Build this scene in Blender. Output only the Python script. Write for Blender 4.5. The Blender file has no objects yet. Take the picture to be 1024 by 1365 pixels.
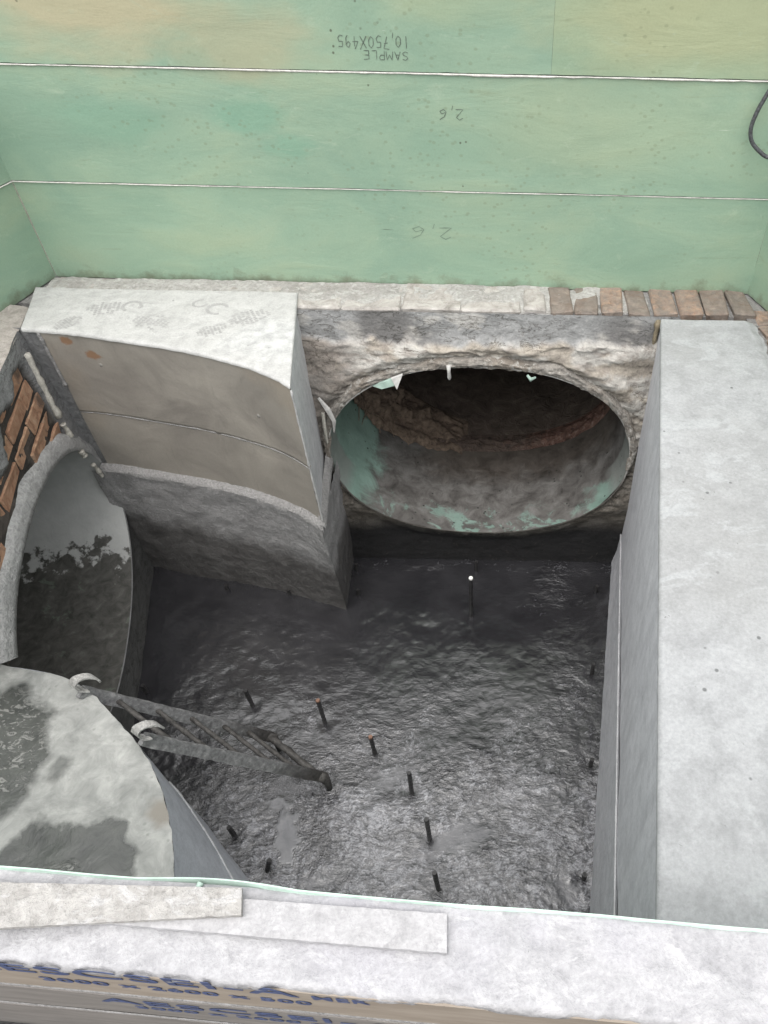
import bpy, math, random
from mathutils import Vector, Matrix, noise
random.seed(7)
R = math.radians
sc = bpy.context.scene
COL = sc.collection

# ------------------------------------------------------------------ camera
cam = bpy.data.cameras.new('camera'); co = bpy.data.objects.new('camera', cam); COL.objects.link(co)
cam.sensor_fit = 'AUTO'; cam.sensor_width = 36.0; cam.lens = 950.0/1365.0*36.0
cam.shift_x = (512-668)/1365.0
cam.clip_start = 0.02; cam.clip_end = 400
nd = Vector((-18, 918, 950)).normalized(); up = -nd
fw = Vector((0, 0, 1)); Yc = (fw-up*fw.dot(up)).normalized(); Xc = Yc.cross(up)
if Xc.x < 0: Xc = -Xc
eu = Vector((Xc.x, Yc.x, up.x)); ev = Vector((Xc.y, Yc.y, up.y)); ef = Vector((Xc.z, Yc.z, up.z))
M = Matrix.Identity(4)
for i in range(3):
    M[i][0] = eu[i]; M[i][1] = -ev[i]; M[i][2] = -ef[i]
M[0][3], M[1][3], M[2][3] = 0, 0, 2.85
co.matrix_world = M
sc.camera = co
sc.render.resolution_x = 768; sc.render.resolution_y = 1024

# ------------------------------------------------------------------ sky and sun (overcast)
SUN_EL, SUN_AZ = 72, 200          # azimuth from +Y, clockwise
w = bpy.data.worlds.new('World'); sc.world = w; w.use_nodes = True
nt = w.node_tree; bg = nt.nodes['Background']
sky = nt.nodes.new('ShaderNodeTexSky'); sky.sky_type = 'NISHITA'; sky.sun_disc = False
sky.sun_elevation = R(SUN_EL); sky.sun_rotation = R(SUN_AZ); sky.dust_density = 4.0; sky.air_density = 1.0
hs = nt.nodes.new('ShaderNodeHueSaturation'); hs.inputs['Saturation'].default_value = 0.22
nt.links.new(sky.outputs[0], hs.inputs['Color']); nt.links.new(hs.outputs[0], bg.inputs['Color'])
bg.inputs['Strength'].default_value = 0.15
sl = bpy.data.lights.new('sun', 'SUN'); sl.energy = 1.3; sl.angle = R(120); sl.color = (1.0, 0.97, 0.93)
so = bpy.data.objects.new('sun', sl); COL.objects.link(so)
sdir = Vector((math.sin(R(SUN_AZ))*math.cos(R(SUN_EL)), math.cos(R(SUN_AZ))*math.cos(R(SUN_EL)), math.sin(R(SUN_EL))))
so.rotation_euler = sdir.to_track_quat('Z', 'Y').to_euler(); so.location = (0, -3, 9)
sc.view_settings.view_transform = 'Standard'; sc.view_settings.look = 'None'
sc.view_settings.exposure = 0.97; sc.view_settings.gamma = 1.0
sc.view_settings.use_curve_mapping = False

# ------------------------------------------------------------------ material helpers
class N:
    def __init__(s, name):
        s.m = bpy.data.materials.new(name); s.m.use_nodes = True
        s.t = s.m.node_tree; s.b = s.t.nodes['Principled BSDF']
        g = s.t.nodes.new('ShaderNodeNewGeometry'); s.pos = g.outputs['Position']
    def link(s, a, b): s.t.links.new(a, b)
    def sv(s, sock, v):
        if hasattr(v, 'is_output'): s.link(v, sock)
        else: sock.default_value = v
    def obj(s): return s.t.nodes.new('ShaderNodeTexCoord').outputs['Object']
    def rnd(s): return s.t.nodes.new('ShaderNodeObjectInfo').outputs['Random']
    def attr(s, n, fac=False):
        a = s.t.nodes.new('ShaderNodeAttribute'); a.attribute_name = n
        return a.outputs['Fac'] if fac else a.outputs['Color']
    def mp(s, v, scale=(1, 1, 1), loc=(0, 0, 0), rot=(0, 0, 0)):
        n = s.t.nodes.new('ShaderNodeMapping'); s.link(v, n.inputs[0])
        n.inputs['Scale'].default_value = scale; n.inputs['Location'].default_value = loc; n.inputs['Rotation'].default_value = rot
        return n.outputs[0]
    def noise(s, v, scale, detail=6, rough=.55, dist=0.0, col=False):
        n = s.t.nodes.new('ShaderNodeTexNoise'); s.link(v, n.inputs['Vector'])
        n.inputs['Scale'].default_value = scale; n.inputs['Detail'].default_value = detail
        n.inputs['Roughness'].default_value = rough; n.inputs['Distortion'].default_value = dist
        return n.outputs['Color' if col else 'Fac']
    def vor(s, v, scale, feat='F1', out='Distance'):
        n = s.t.nodes.new('ShaderNodeTexVoronoi'); s.link(v, n.inputs['Vector']); n.feature = feat
        n.inputs['Scale'].default_value = scale
        return n.outputs[out]
    def ramp(s, f, *stops):
        n = s.t.nodes.new('ShaderNodeValToRGB'); s.link(f, n.inputs[0]); e = n.color_ramp.elements
        while len(e) < len(stops): e.new(0.5)
        for el, (p, c) in zip(e, stops):
            el.position = p
            el.color = (c, c, c, 1) if isinstance(c, (int, float)) else (c[0], c[1], c[2], 1)
        return n.outputs[0]
    def mix(s, f, a, b, mode='MIX'):
        n = s.t.nodes.new('ShaderNodeMix'); n.data_type = 'RGBA'; n.blend_type = mode
        s.sv(n.inputs[0], f)
        for k, v in ((6, a), (7, b)):
            if isinstance(v, (tuple, list)) and len(v) == 3: v = (*v, 1)
            s.sv(n.inputs[k], v)
        return n.outputs[2]
    def math(s, op, a, b=0.0, c=0.0, clamp=False):
        n = s.t.nodes.new('ShaderNodeMath'); n.operation = op; n.use_clamp = clamp
        s.sv(n.inputs[0], a); s.sv(n.inputs[1], b); s.sv(n.inputs[2], c)
        return n.outputs[0]
    def vmath(s, op, a, b):
        n = s.t.nodes.new('ShaderNodeVectorMath'); n.operation = op
        s.sv(n.inputs[0], a); s.sv(n.inputs[1], b)
        return n.outputs['Value' if op in ('DISTANCE', 'LENGTH', 'DOT_PRODUCT') else 'Vector']
    def sep(s, v, k):
        n = s.t.nodes.new('ShaderNodeSeparateXYZ'); s.link(v, n.inputs[0]); return n.outputs[k]
    def bump(s, h, strength, dist=0.01, prev=None):
        n = s.t.nodes.new('ShaderNodeBump'); s.link(h, n.inputs['Height'])
        n.inputs['Strength'].default_value = strength; n.inputs['Distance'].default_value = dist
        if prev is not None: s.link(prev, n.inputs['Normal'])
        return n.outputs[0]
    def blob(s, v, c, r, wob=.0, scale=5.0, soft=.25):
        """1 inside a wobbly patch round c"""
        d = s.vmath('DISTANCE', v, c)
        if wob:
            d = s.math('ADD', d, s.math('MULTIPLY', s.math('SUBTRACT', s.noise(v, scale, 5), .5), wob))
        return s.ramp(s.math('DIVIDE', d, r*1.5), (1/1.5*(1-soft), 1.0), (1/1.5*(1+soft*.3), 0.0))
    def done(s, color, rough=.8, normal=None, spec=None):
        if isinstance(color, (tuple, list)) and len(color) == 3: color = (*color, 1)
        s.sv(s.b.inputs['Base Color'], color); s.sv(s.b.inputs['Roughness'], rough)
        if normal is not None: s.link(normal, s.b.inputs['Normal'])
        if spec is not None: s.sv(s.b.inputs['Specular IOR Level'], spec)
        return s.m

def concrete(name, dark, light, scale=9, pit=.35, bump=.35, rough=.85, contrast=(.3, .7), tint=None, streak=None, fine=140, chalk=None, wet=None):
    n = N(name); p = n.pos
    big = n.noise(p, scale, 6, .62, .3)
    c = n.ramp(big, (contrast[0], dark), (contrast[1], light))
    med = n.noise(p, scale*4.3, 5, .65, .2)
    c = n.mix(.55, c, n.ramp(med, (.25, tuple(x*.72 for x in dark)), (.55, light), (.8, tuple(min(1, x*1.12) for x in light))))
    if tint:
        c = n.mix(n.ramp(n.noise(p, scale*.35, 5), (.48, 0), (.64, .6)), c, tint)
    if chalk:
        c = n.mix(n.ramp(n.noise(n.mp(p, (1, 1.6, 1)), scale*1.7, 6, .7, .8), (.54, 0), (.62, .8)), c, chalk)
    if streak:
        st = n.noise(n.mp(p, streak), 3.0, 8, .6)
        c = n.mix(n.ramp(st, (.5, 0), (.68, .3)), c, tuple(x*.7 for x in dark))
    if wet:
        c = n.mix(n.math('MULTIPLY', n.blob(p, wet[0], wet[1], .28, 7, .6), .8), c, n.ramp(med, (.35, (.36, .36, .355)), (.6, (.52, .52, .51))))
    pits = n.ramp(n.vor(n.mix(.1, p, n.noise(p, 40, 2, col=True)), 30), (.05, 1), (.1, 0))
    pm = n.math('MULTIPLY', pits, n.ramp(n.noise(p, 14, 3), (.55, 0), (.62, pit)))
    c = n.mix(pm, c, tuple(x*.35 for x in dark))
    sk = n.math('MULTIPLY', n.ramp(n.vor(p, 13), (.05, 1), (.085, 0)), n.ramp(n.noise(p, 5, 2), (.42, 0), (.5, pit)))
    c = n.mix(sk, c, tuple(x*.4 for x in dark))
    fn = n.noise(p, fine, 3, .7)
    c = n.mix(.32, c, n.ramp(fn, (.3, .45), (.7, 1.12)), 'MULTIPLY')
    b = n.bump(fn, bump*.5, .003)
    b = n.bump(med, bump, .012, b)
    b = n.bump(pits, -bump*.4*pit, .004, b)
    r = n.math('ADD', n.math('MULTIPLY', med, .2), rough-.12)
    return n.done(c, r, b, .35)

MT = {}
ZB0 = 1.34
MT['white_top'] = concrete('whitewashed concrete', (0.340, 0.337, 0.326), (0.444, 0.440, 0.425), 5, .5, .4, .85, tint=(0.326, 0.326, 0.326), chalk=(0.474, 0.470, 0.455))
MT['bench_top'] = concrete('whitewashed concrete, damp at one end', (0.377, 0.374, 0.362), (0.461, 0.457, 0.442), 5, .5, .4, .85, chalk=(0.483, 0.479, 0.465), wet=((-.90, 2.36, ZB0), .17))
MT['front_top'] = concrete('chalky white concrete', (0.315, 0.313, 0.323), (0.390, 0.388, 0.395), 7, .55, .6, .85, tint=(0.390, 0.383, 0.413), chalk=(0.443, 0.439, 0.446))
MT['plank'] = concrete('rough cement board', (0.269, 0.257, 0.237), (0.427, 0.415, 0.395), 12, .4, .9, .9, tint=(0.348, 0.292, 0.237), chalk=(0.474, 0.466, 0.458), fine=90)
MT['plank2'] = concrete('smooth cement board', (0.315, 0.312, 0.315), (0.398, 0.394, 0.398), 8, .3, .45, .85, chalk=(0.450, 0.446, 0.450))
MT['slab'] = concrete('grey trowelled concrete', (.245, .25, .252), (.345, .352, .355), 2.6, .8, .45, .8, tint=(.26, .262, .256), chalk=(.35, .36, .362), fine=110, contrast=(.25, .65))
MT['rightface'] = concrete('cement rendered face', (.47, .475, .50), (.58, .58, .60), 4, .35, .2, .75, streak=(6, 6, .6), fine=110)
MT['skirt'] = concrete('dark rough cement', (.13, .13, .13), (.24, .24, .24), 9, .3, .8, .8)
MT['bead'] = concrete('mortar bead', (0.208, 0.204, 0.200), (0.352, 0.344, 0.336), 25, .2, .9, .9)
MT['foam'] = concrete('cream sealant', (0.360, 0.344, 0.296), (0.544, 0.520, 0.464), 25, .1, .5, .6)
MT['rim'] = concrete('grey mortar rim', (.26, .26, .255), (.46, .455, .445), 14, .3, 1.0, .9)
MT['mortar'] = concrete('brick mortar', (.06, .057, .054), (.17, .16, .15), 20, .4, 1.0, .92)
MT['plaster'] = concrete('grey plaster', (.24, .245, .25), (.38, .38, .38), 8, .3, .5, .85)
MT['mortar2'] = concrete('mossy mortar bed', (.12, .115, .11), (.30, .29, .28), 14, .6, 1.0, .92)
MT['limewash'] = concrete('dirty limewashed mortar', (0.257, 0.242, 0.223), (0.427, 0.418, 0.394), 13, .6, .9, .9, tint=(0.257, 0.237, 0.218), chalk=(0.475, 0.465, 0.442), fine=90)
MT['brokenmortar'] = concrete('broken mortar and brick chips', (.10, .09, .08), (.36, .335, .30), 16, .6, 1.0, .92, tint=(.20, .165, .13), chalk=(.46, .445, .41), fine=80)
MT['ground'] = concrete('packed earth', (.05, .044, .036), (.13, .115, .095), 3, .3, 1.0, .95)
MT['benchside'] = concrete('smooth grey render', (.42, .425, .435), (.58, .58, .585), 5, .3, .3, .8, streak=(5, 5, .7))

def m_benchlow():
    n = N('rough sprayed cement with wet band'); p = n.pos
    g = n.noise(p, 9, 8, .6); f = n.noise(n.mp(p, (1, 1, 1.6)), 75, 6, .7)
    dry = n.ramp(g, (.3, (.25, .246, .243)), (.7, (.36, .355, .35)))
    z = n.math('ADD', n.sep(p, 2), n.math('MULTIPLY', n.noise(p, 6, 5), .16))
    z = n.math('ADD', z, n.math('MULTIPLY', n.sep(p, 0), .05))
    wet = n.ramp(z, (.31, 1), (.41, 0))
    c = n.mix(wet, dry, n.ramp(g, (.3, (.085, .081, .078)), (.7, (.145, .14, .135))))
    c = n.mix(.5, c, n.ramp(f, (.3, .3), (.7, 1)), 'MULTIPLY')
    return n.done(c, n.math('SUBTRACT', .85, n.math('MULTIPLY', wet, .3)), n.bump(f, .9, .01, n.bump(g, .4, .02)), .35)
MT['benchlow'] = m_benchlow()

def m_curved():
    n = N('brown grey formed sheet'); p = n.pos
    g = n.noise(p, 3.2, 8, .6, .6); s = n.noise(n.mp(p, (9, 9, 1.2), rot=(0, .25, 0)), 6, 6, .6)
    c = n.ramp(g, (.3, (.205, .187, .165)), (.5, (.275, .252, .22)), (.72, (.325, .298, .258)))
    c = n.mix(n.ramp(n.noise(p, 1.6, 4), (.5, 0), (.66, .55)), c, (.27, .22, .165))
    c = n.mix(n.ramp(s, (.6, 0), (.72, .3)), c, (.16, .145, .13))
    c = n.mix(n.ramp(n.noise(n.mp(p, (1, 1, 4)), 30, 6, .75, 1.5), (.66, 0), (.72, .5)), c, (.32, .31, .29))
    for cx, cz, r in ((-1.70, 1.30, .035), (-1.612, 1.245, .04)):
        c = n.mix(n.blob(n.mp(p, (1, 0, 1.5)), (cx, 0, cz*1.5), r*.8, .06, 26, .3), c, (.24, .145, .09))
    dn = n.ramp(n.vor(p, 6.3), (.03, 1), (.07, 0))
    c = n.mix(n.math('MULTIPLY', dn, .6), c, (.36, .35, .33))
    fn = n.noise(p, 120, 3, .7)
    c = n.mix(.15, c, n.ramp(fn, (.3, .3), (.7, 1)), 'MULTIPLY')
    return n.done(c, n.ramp(g, (.3, .5), (.7, .7)), n.bump(dn, .5, .006, n.bump(g, .35, .02, n.bump(fn, .15, .002))), .4)
MT['curved'] = m_curved()

def m_green(name, tan, yel):
    n = N(name); p = n.pos
    st = n.noise(n.mp(p, (1, 1, 2.4)), 2.1, 6, .62, .5)
    c = n.ramp(st, (.3, (.235, .345, .255)), (.5, (.27, .374, .272)), (.7, (.305, .39, .272)))
    c = n.mix(n.ramp(n.noise(n.mp(p, (.8, .8, 1.5)), 1.3, 6, .6, .5), (.50, 0), (.60, .6)), c, (.215, .325, .245))
    c = n.mix(n.ramp(n.noise(n.mp(p, (.7, .7, 1.3), loc=(3.1, 0, 1.7)), 1.5, 5, .6, .6), (.55, 0), (.72, tan*.5)), c, (.37, .345, .23))
    c = n.mix(yel, c, (0.369, 0.385, 0.172))
    q = n.mp(p, (1, 0, 2.6)); wn = n.math('MULTIPLY', n.math('SUBTRACT', n.noise(q, 3.0, 5), .5), .55)
    for cx, cz, rad, colr, k in ((-1.42, 2.30, .42, (.46, .40, .26), .8), (-.95, 2.22, .30, (.40, .37, .24), .6), (.62, 2.33, .55, (.40, .39, .225), .6), (-.20, 2.40, .35, (.37, .40, .24), .5),
                                 (-.98, 1.98, .17, (.20, .345, .25), .75), (-1.45, 1.95, .22, (.21, .35, .255), .6), (-.80, 1.86, .12, (.20, .345, .25), .7), (.35, 1.97, .5, (.33, .39, .26), .5)):
        c = n.mix(n.math('MULTIPLY', n.ramp(n.math('DIVIDE', n.math('ADD', n.vmath('DISTANCE', q, (cx, 0, cz*2.6)), wn), rad*1.5), (.33, 1.0), (.77, 0.0)), k), c, colr)
    c = n.mix(n.ramp(n.noise(n.mp(p, (1, 1, 2.0)), 9, 5, .7, 1.0), (.60, 0), (.72, .3)), c, (0.410, 0.492, 0.369))
    c = n.mix(n.ramp(n.noise(n.mp(p, (.5, .5, 6)), 7, 6, .7, .6), (.62, 0), (.76, .4)), c, (.20, .22, .13))
    # rows of small dimples, only in places
    dv = n.vor(n.mp(p, (30, 0, 40)), 1.0)
    dm = n.math('MULTIPLY', n.ramp(dv, (.16, 1), (.26, 0)), n.ramp(n.noise(p, 2.3, 3), (.52, 0), (.6, .6)))
    c = n.mix(n.math('MULTIPLY', dm, .55), c, (0.180, 0.205, 0.123))
    # thin scratches, light and dark
    for rot, sx, lo, colr in (((0, .5, 0), 11, .725, (0.049, 0.057, 0.041)), ((0, -.9, 0), 17, .72, (0.508, 0.574, 0.476)), ((0, 1.9, 0), 14, .735, (0.074, 0.082, 0.057))):
        s = n.noise(n.mp(p, (1, 1, sx), rot=rot), 5.5, 6, .55, .3)
        c = n.mix(n.ramp(s, (lo+.015, 0), (lo+.045, .5)), c, colr)
    sp = n.math('MULTIPLY', n.ramp(n.vor(p, 21), (.06, 1), (.11, 0)), n.ramp(n.noise(p, 3.3, 3), (.56, 0), (.62, .8)))
    c = n.mix(sp, c, (0.074, 0.074, 0.049))
    # mud near the foot
    zf = n.math('ADD', n.sep(p, 2), n.math('MULTIPLY', n.noise(p, 11, 6, .7), .22))
    c = n.mix(n.ramp(n.math('SUBTRACT', zf, 1.0), (.42, .7), (.475, 0)), c, (0.139, 0.139, 0.090))
    fn = n.noise(p, 160, 3, .7)
    c = n.mix(.12, c, n.ramp(fn, (.3, .3), (.7, 1)), 'MULTIPLY')
    b = n.bump(dm, -.3, .004, n.bump(st, .25, .02, n.bump(fn, .12, .002)))
    return n.done(c, n.ramp(st, (.3, .42), (.7, .6)), b, .4)
MT['green'] = m_green('green formwork sheet', .75, 0.0)
MT['green_mid'] = m_green('green formwork sheet plain', .35, 0.0)
MT['green_yel'] = m_green('green formwork sheet yellowed', .6, .16)

def m_simple(name, c, rough=.6, var=.25, scale=30, bump=.2, metal=0):
    n = N(name); f = n.noise(n.pos, scale, 6, .65)
    m = n.done(n.mix(n.ramp(f, (.3, 0), (.7, 1)), tuple(x*(1-var) for x in c), tuple(min(1, x*(1+var)) for x in c)), rough, n.bump(f, bump, .004))
    n.b.inputs['Metallic'].default_value = metal
    return m
MT['ink'] = m_simple('marker ink', (.10, .125, .10), .7, .4)
MT['ink_faint'] = m_simple('faded marker ink', (.16, .215, .165), .7, .4)
MT['caulk'] = m_simple('white joint filler', (.62, .60, .56), .85, .25, 60, .7)
MT['gap'] = m_simple('dark joint', (.05, .05, .045), .9)
MT['rebar'] = m_simple('dark wet steel', (.018, .017, .017), .45, .5, 60, .5)
MT['cap'] = m_simple('white paint tip', (.75, .74, .70), .6, .05)
MT['rust'] = m_simple('rusty cut end', (.17, .095, .065), .8, .3)
MT['cable'] = m_simple('black cable splashed with cement', (.055, .057, .06), .5, .8, 120, .2)
MT['teal'] = m_simple('pale green liner edge', (.46, .60, .52), .5, .15)
MT['teal_dull'] = m_simple('dull green liner edge', (.27, .36, .31), .6, .25)
MT['whitefrp'] = m_simple('white fibre edge', (.44, .43, .41), .6, .2, 50, .5)
MT['brown'] = m_simple('brown fibrous debris', (.125, .092, .068), .95, .6, 45, 1.0)
MT['foot'] = m_simple('grey dust print', (.325, .322, .312), .9, .12)
MT['print'] = m_simple('blue print', (.05, .07, .15), .6, .2)

def m_board(name, c1, c2):
    n = N(name); p = n.pos
    f = n.noise(n.mp(p, (1, 1, 5)), 8, 7, .6, .4)
    c = n.ramp(f, (.3, c1), (.7, c2))
    return n.done(c, .75, n.bump(n.noise(p, 150, 4), .2, .002), .3)
MT['board'] = m_board('brown printed panel', (.22, .185, .15), (.31, .27, .225))
MT['board2'] = m_board('grey printed panel', (.15, .14, .13), (.22, .205, .19))

def m_brick(name, wash):
    n = N(name); o = n.obj(); p = n.pos; rd = n.rnd()
    f = n.noise(p, 26, 8, .65, .4); g = n.noise(p, 9, 4)
    c = n.ramp(f, (.25, (.14, .085, .06)), (.42, (.33, .19, .12)), (.58, (.43, .275, .18)), (.78, (.48, .37, .27)))
    c = n.mix(n.math('MULTIPLY', rd, .45), c, (.27, .135, .085))
    c = n.mix(n.ramp(g, (.55, 0), (.65, .75)), c, (.075, .062, .053))
    c = n.mix(n.ramp(n.noise(p, 42, 5, .7, .4), (.60, 0), (.68, .55)), c, n.ramp(g, (.4, (.07, .06, .052)), (.6, (.21, .19, .17))))
    if 0 < wash < .5:
        c = n.mix(n.ramp(rd, (.35, 0), (.75, .75)), c, (.11, .092, .078))
        c = n.mix(n.ramp(n.noise(p, 34, 5, .7), (.35, .15), (.6, .85)), c, n.ramp(f, (.3, (.10, .088, .078)), (.7, (.27, .225, .185))))
    if wash:
        c = n.mix(n.ramp(n.noise(p, 11, 5, .7, .5), (.36-.22*(wash > .5), 0), (.5-.2*(wash > .5), wash)), c, n.ramp(n.noise(p, 17, 5, .7, .6), (.3, (.22, .205, .185)), (.5, (.36, .34, .315) if wash > .5 else (.20, .18, .16)), (.7, (.48, .46, .43) if wash > .5 else (.34, .29, .25))))
    return n.done(c, .9, n.bump(f, 1.0, .012, n.bump(n.noise(p, 120, 3, .7), .5, .004)), .25)
MT['brick'] = m_brick('flaked orange brick', 0)
MT['brick_dirty'] = m_brick('sooty brick', .45)
MT['brick_white'] = m_brick('whitewashed brick', .97)

def m_rough():
    n = N('broken plaster on old brick'); p = n.pos
    vc = n.attr('zone')
    f = n.noise(p, 22, 5, .68, .6); f2 = n.noise(n.mp(p, (1, 1, 2.6)), 12, 5, .7, .9)
    c = n.mix(1.0, vc, n.ramp(f2, (.25, .55), (.5, 1.05), (.75, 1.4)), 'MULTIPLY')
    c = n.mix(n.ramp(f, (.6, 0), (.7, .55)), c, n.mix(1.0, vc, (1.5, 1.48, 1.42), 'MULTIPLY'))
    c = n.mix(n.ramp(n.noise(p, 35, 5, .7, .8), (.62, 0), (.7, .7)), c, (.07, .062, .055))
    ck = n.math('ABSOLUTE', n.math('SUBTRACT', n.noise(n.mp(p, (1, 1, 2.8)), 8, 5, .6, .5), .5))
    c = n.mix(n.math('MULTIPLY', n.ramp(ck, (.0, .8), (.022, 0)), n.ramp(n.noise(p, 4, 3), (.45, 0), (.55, 1))), c, n.mix(1.0, vc, (.25, .23, .20), 'MULTIPLY'))
    fn = n.noise(p, 110, 3, .7)
    c = n.mix(.35, c, n.ramp(fn, (.3, .3), (.7, 1)), 'MULTIPLY')
    return n.done(c, .9, n.bump(fn, .6, .005, n.bump(f, .6, .012)), .3)
MT['rough'] = m_rough()

def m_liner():
    n = N('green pipe liner under grey sludge'); p = n.pos
    f = n.noise(p, 7, 5, .68, .5); f2 = n.noise(p, 11, 6, .72, .5)
    green = n.ramp(f, (.3, (.14, .215, .18)), (.7, (.22, .32, .275)))
    grey = n.ramp(f2, (.25, (.035, .032, .029)), (.5, (.115, .109, .102)), (.8, (.215, .21, .20)))
    # sludge covers the invert and the middle, patches of liner show through it
    z = n.sep(p, 2); x = n.sep(p, 0); y = n.sep(p, 1)
    h = n.math('ADD', z, n.math('MULTIPLY', n.math('SUBTRACT', f, .5), .30))
    low = n.ramp(h, (.35, 1), (.42, 0))
    patch = n.ramp(n.noise(p, 6.5, 8, .7, .7), (.53, 0), (.58, .85))
    lip = n.ramp(n.math('SUBTRACT', n.math('ADD', y, n.math('MULTIPLY', n.math('SUBTRACT', n.noise(p, 6, 5, .7), .5), .5)), 2.0), (.50, 1), (.56, 0))
    sl = n.math('MULTIPLY', low, n.math('SUBTRACT', 1.0, n.math('MULTIPLY', patch, lip)))
    rt = n.ramp(n.math('ADD', x, n.math('MULTIPLY', f2, .1)), (.16, 0), (.30, 1))
    sl = n.math('MAXIMUM', sl, n.math('MULTIPLY', rt, n.math('SUBTRACT', 1.0, n.math('MULTIPLY', lip, n.ramp(z, (.5, .9), (.62, 0))))))
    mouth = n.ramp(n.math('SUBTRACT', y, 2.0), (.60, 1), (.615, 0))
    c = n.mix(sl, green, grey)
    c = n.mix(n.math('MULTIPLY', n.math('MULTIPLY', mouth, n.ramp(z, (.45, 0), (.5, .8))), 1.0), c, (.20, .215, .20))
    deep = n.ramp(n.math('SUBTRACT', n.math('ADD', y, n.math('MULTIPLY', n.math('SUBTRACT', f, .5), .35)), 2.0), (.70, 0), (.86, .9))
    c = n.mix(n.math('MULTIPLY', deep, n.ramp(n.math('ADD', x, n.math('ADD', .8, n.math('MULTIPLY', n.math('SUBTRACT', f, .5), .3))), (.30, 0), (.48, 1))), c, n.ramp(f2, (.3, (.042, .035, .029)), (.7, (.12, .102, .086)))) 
    dots = n.math('MULTIPLY', n.ramp(n.vor(p, 24), (.10, 1), (.16, 0)), n.ramp(n.noise(p, 8, 3), (.5, 0), (.58, .9)))
    c = n.mix(dots, c, (.03, .035, .03))
    return n.done(c, n.ramp(f2, (.3, .45), (.7, .8)), n.bump(f2, .5, .01), .4)
MT['liner'] = m_liner()

def m_rimedge():
    n = N('pale cut edge, sludge covered below'); p = n.pos
    f = n.noise(p, 40, 5, .7)
    z = n.math('ADD', n.sep(p, 2), n.math('MULTIPLY', n.math('SUBTRACT', n.noise(p, 6, 4), .5), .4))
    c = n.mix(n.ramp(z, (.52, 1), (.78, 0)), n.ramp(f, (.3, (.36, .35, .33)), (.7, (.58, .57, .54))), n.ramp(f, (.3, (.07, .062, .055)), (.7, (.16, .15, .135))))
    return n.done(c, .75, n.bump(f, .5, .004), .3)
MT['rimedge'] = m_rimedge()
def m_tunnel():
    n = N('old dark brick tunnel'); p = n.pos
    f = n.noise(p, 12, 5, .7, .5)
    c = n.ramp(f, (.3, (.06, .048, .04)), (.55, (.12, .095, .078)), (.75, (.19, .16, .13)))
    return n.done(c, .7, n.bump(f, .8, .02), .3)
MT['tunnel'] = m_tunnel()

def m_ring():
    n = N('red brown brick ring'); p = n.pos
    f = n.noise(p, 30, 5, .7, .5)
    c = n.ramp(f, (.3, (.06, .043, .036)), (.55, (.16, .09, .07)), (.75, (.32, .24, .20)))
    c = n.mix(n.ramp(n.math('ADD', n.sep(p, 0), n.math('MULTIPLY', n.math('SUBTRACT', n.noise(p, 7, 4), .5), .6)), (.06, .85), (.22, .1)), c, n.ramp(f, (.3, (.05, .04, .034)), (.7, (.13, .105, .088))))
    return n.done(c, .9, n.bump(f, 1.0, .014), .2)
MT['ring'] = m_ring()

def m_leftpipe():
    n = N('pipe liner with tide mark'); p = n.pos
    f = n.noise(p, 8, 8, .65, .3); f2 = n.noise(n.mp(p, (1, 1, .5)), 19, 5, .68, .5)
    clean = n.mix(.2, n.ramp(f, (.3, (.34, .345, .335)), (.7, (.45, .455, .44))), n.ramp(f2, (.3, (.30, .305, .295)), (.7, (.47, .475, .46))))
    z = n.math('ADD', n.sep(p, 2), n.math('MULTIPLY', n.math('SUBTRACT', n.noise(n.mp(p, (1, 1, .3)), 15, 4, .6), .5), .30))
    tide = n.ramp(z, (.277, 1), (.297, 0))
    sl = n.ramp(f2, (.3, (.035, .035, .031)), (.6, (.09, .088, .08)), (.8, (.15, .155, .14)))
    sl = n.mix(n.ramp(n.noise(p, 9, 5, .7, .4), (.6, 0), (.68, .45)), sl, (.17, .22, .17))
    c = n.mix(tide, clean, sl)
    return n.done(c, n.math('SUBTRACT', .85, n.math('MULTIPLY', tide, .2)), n.bump(f2, .3, .01), .3)
MT['leftpipe'] = m_leftpipe()

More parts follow.
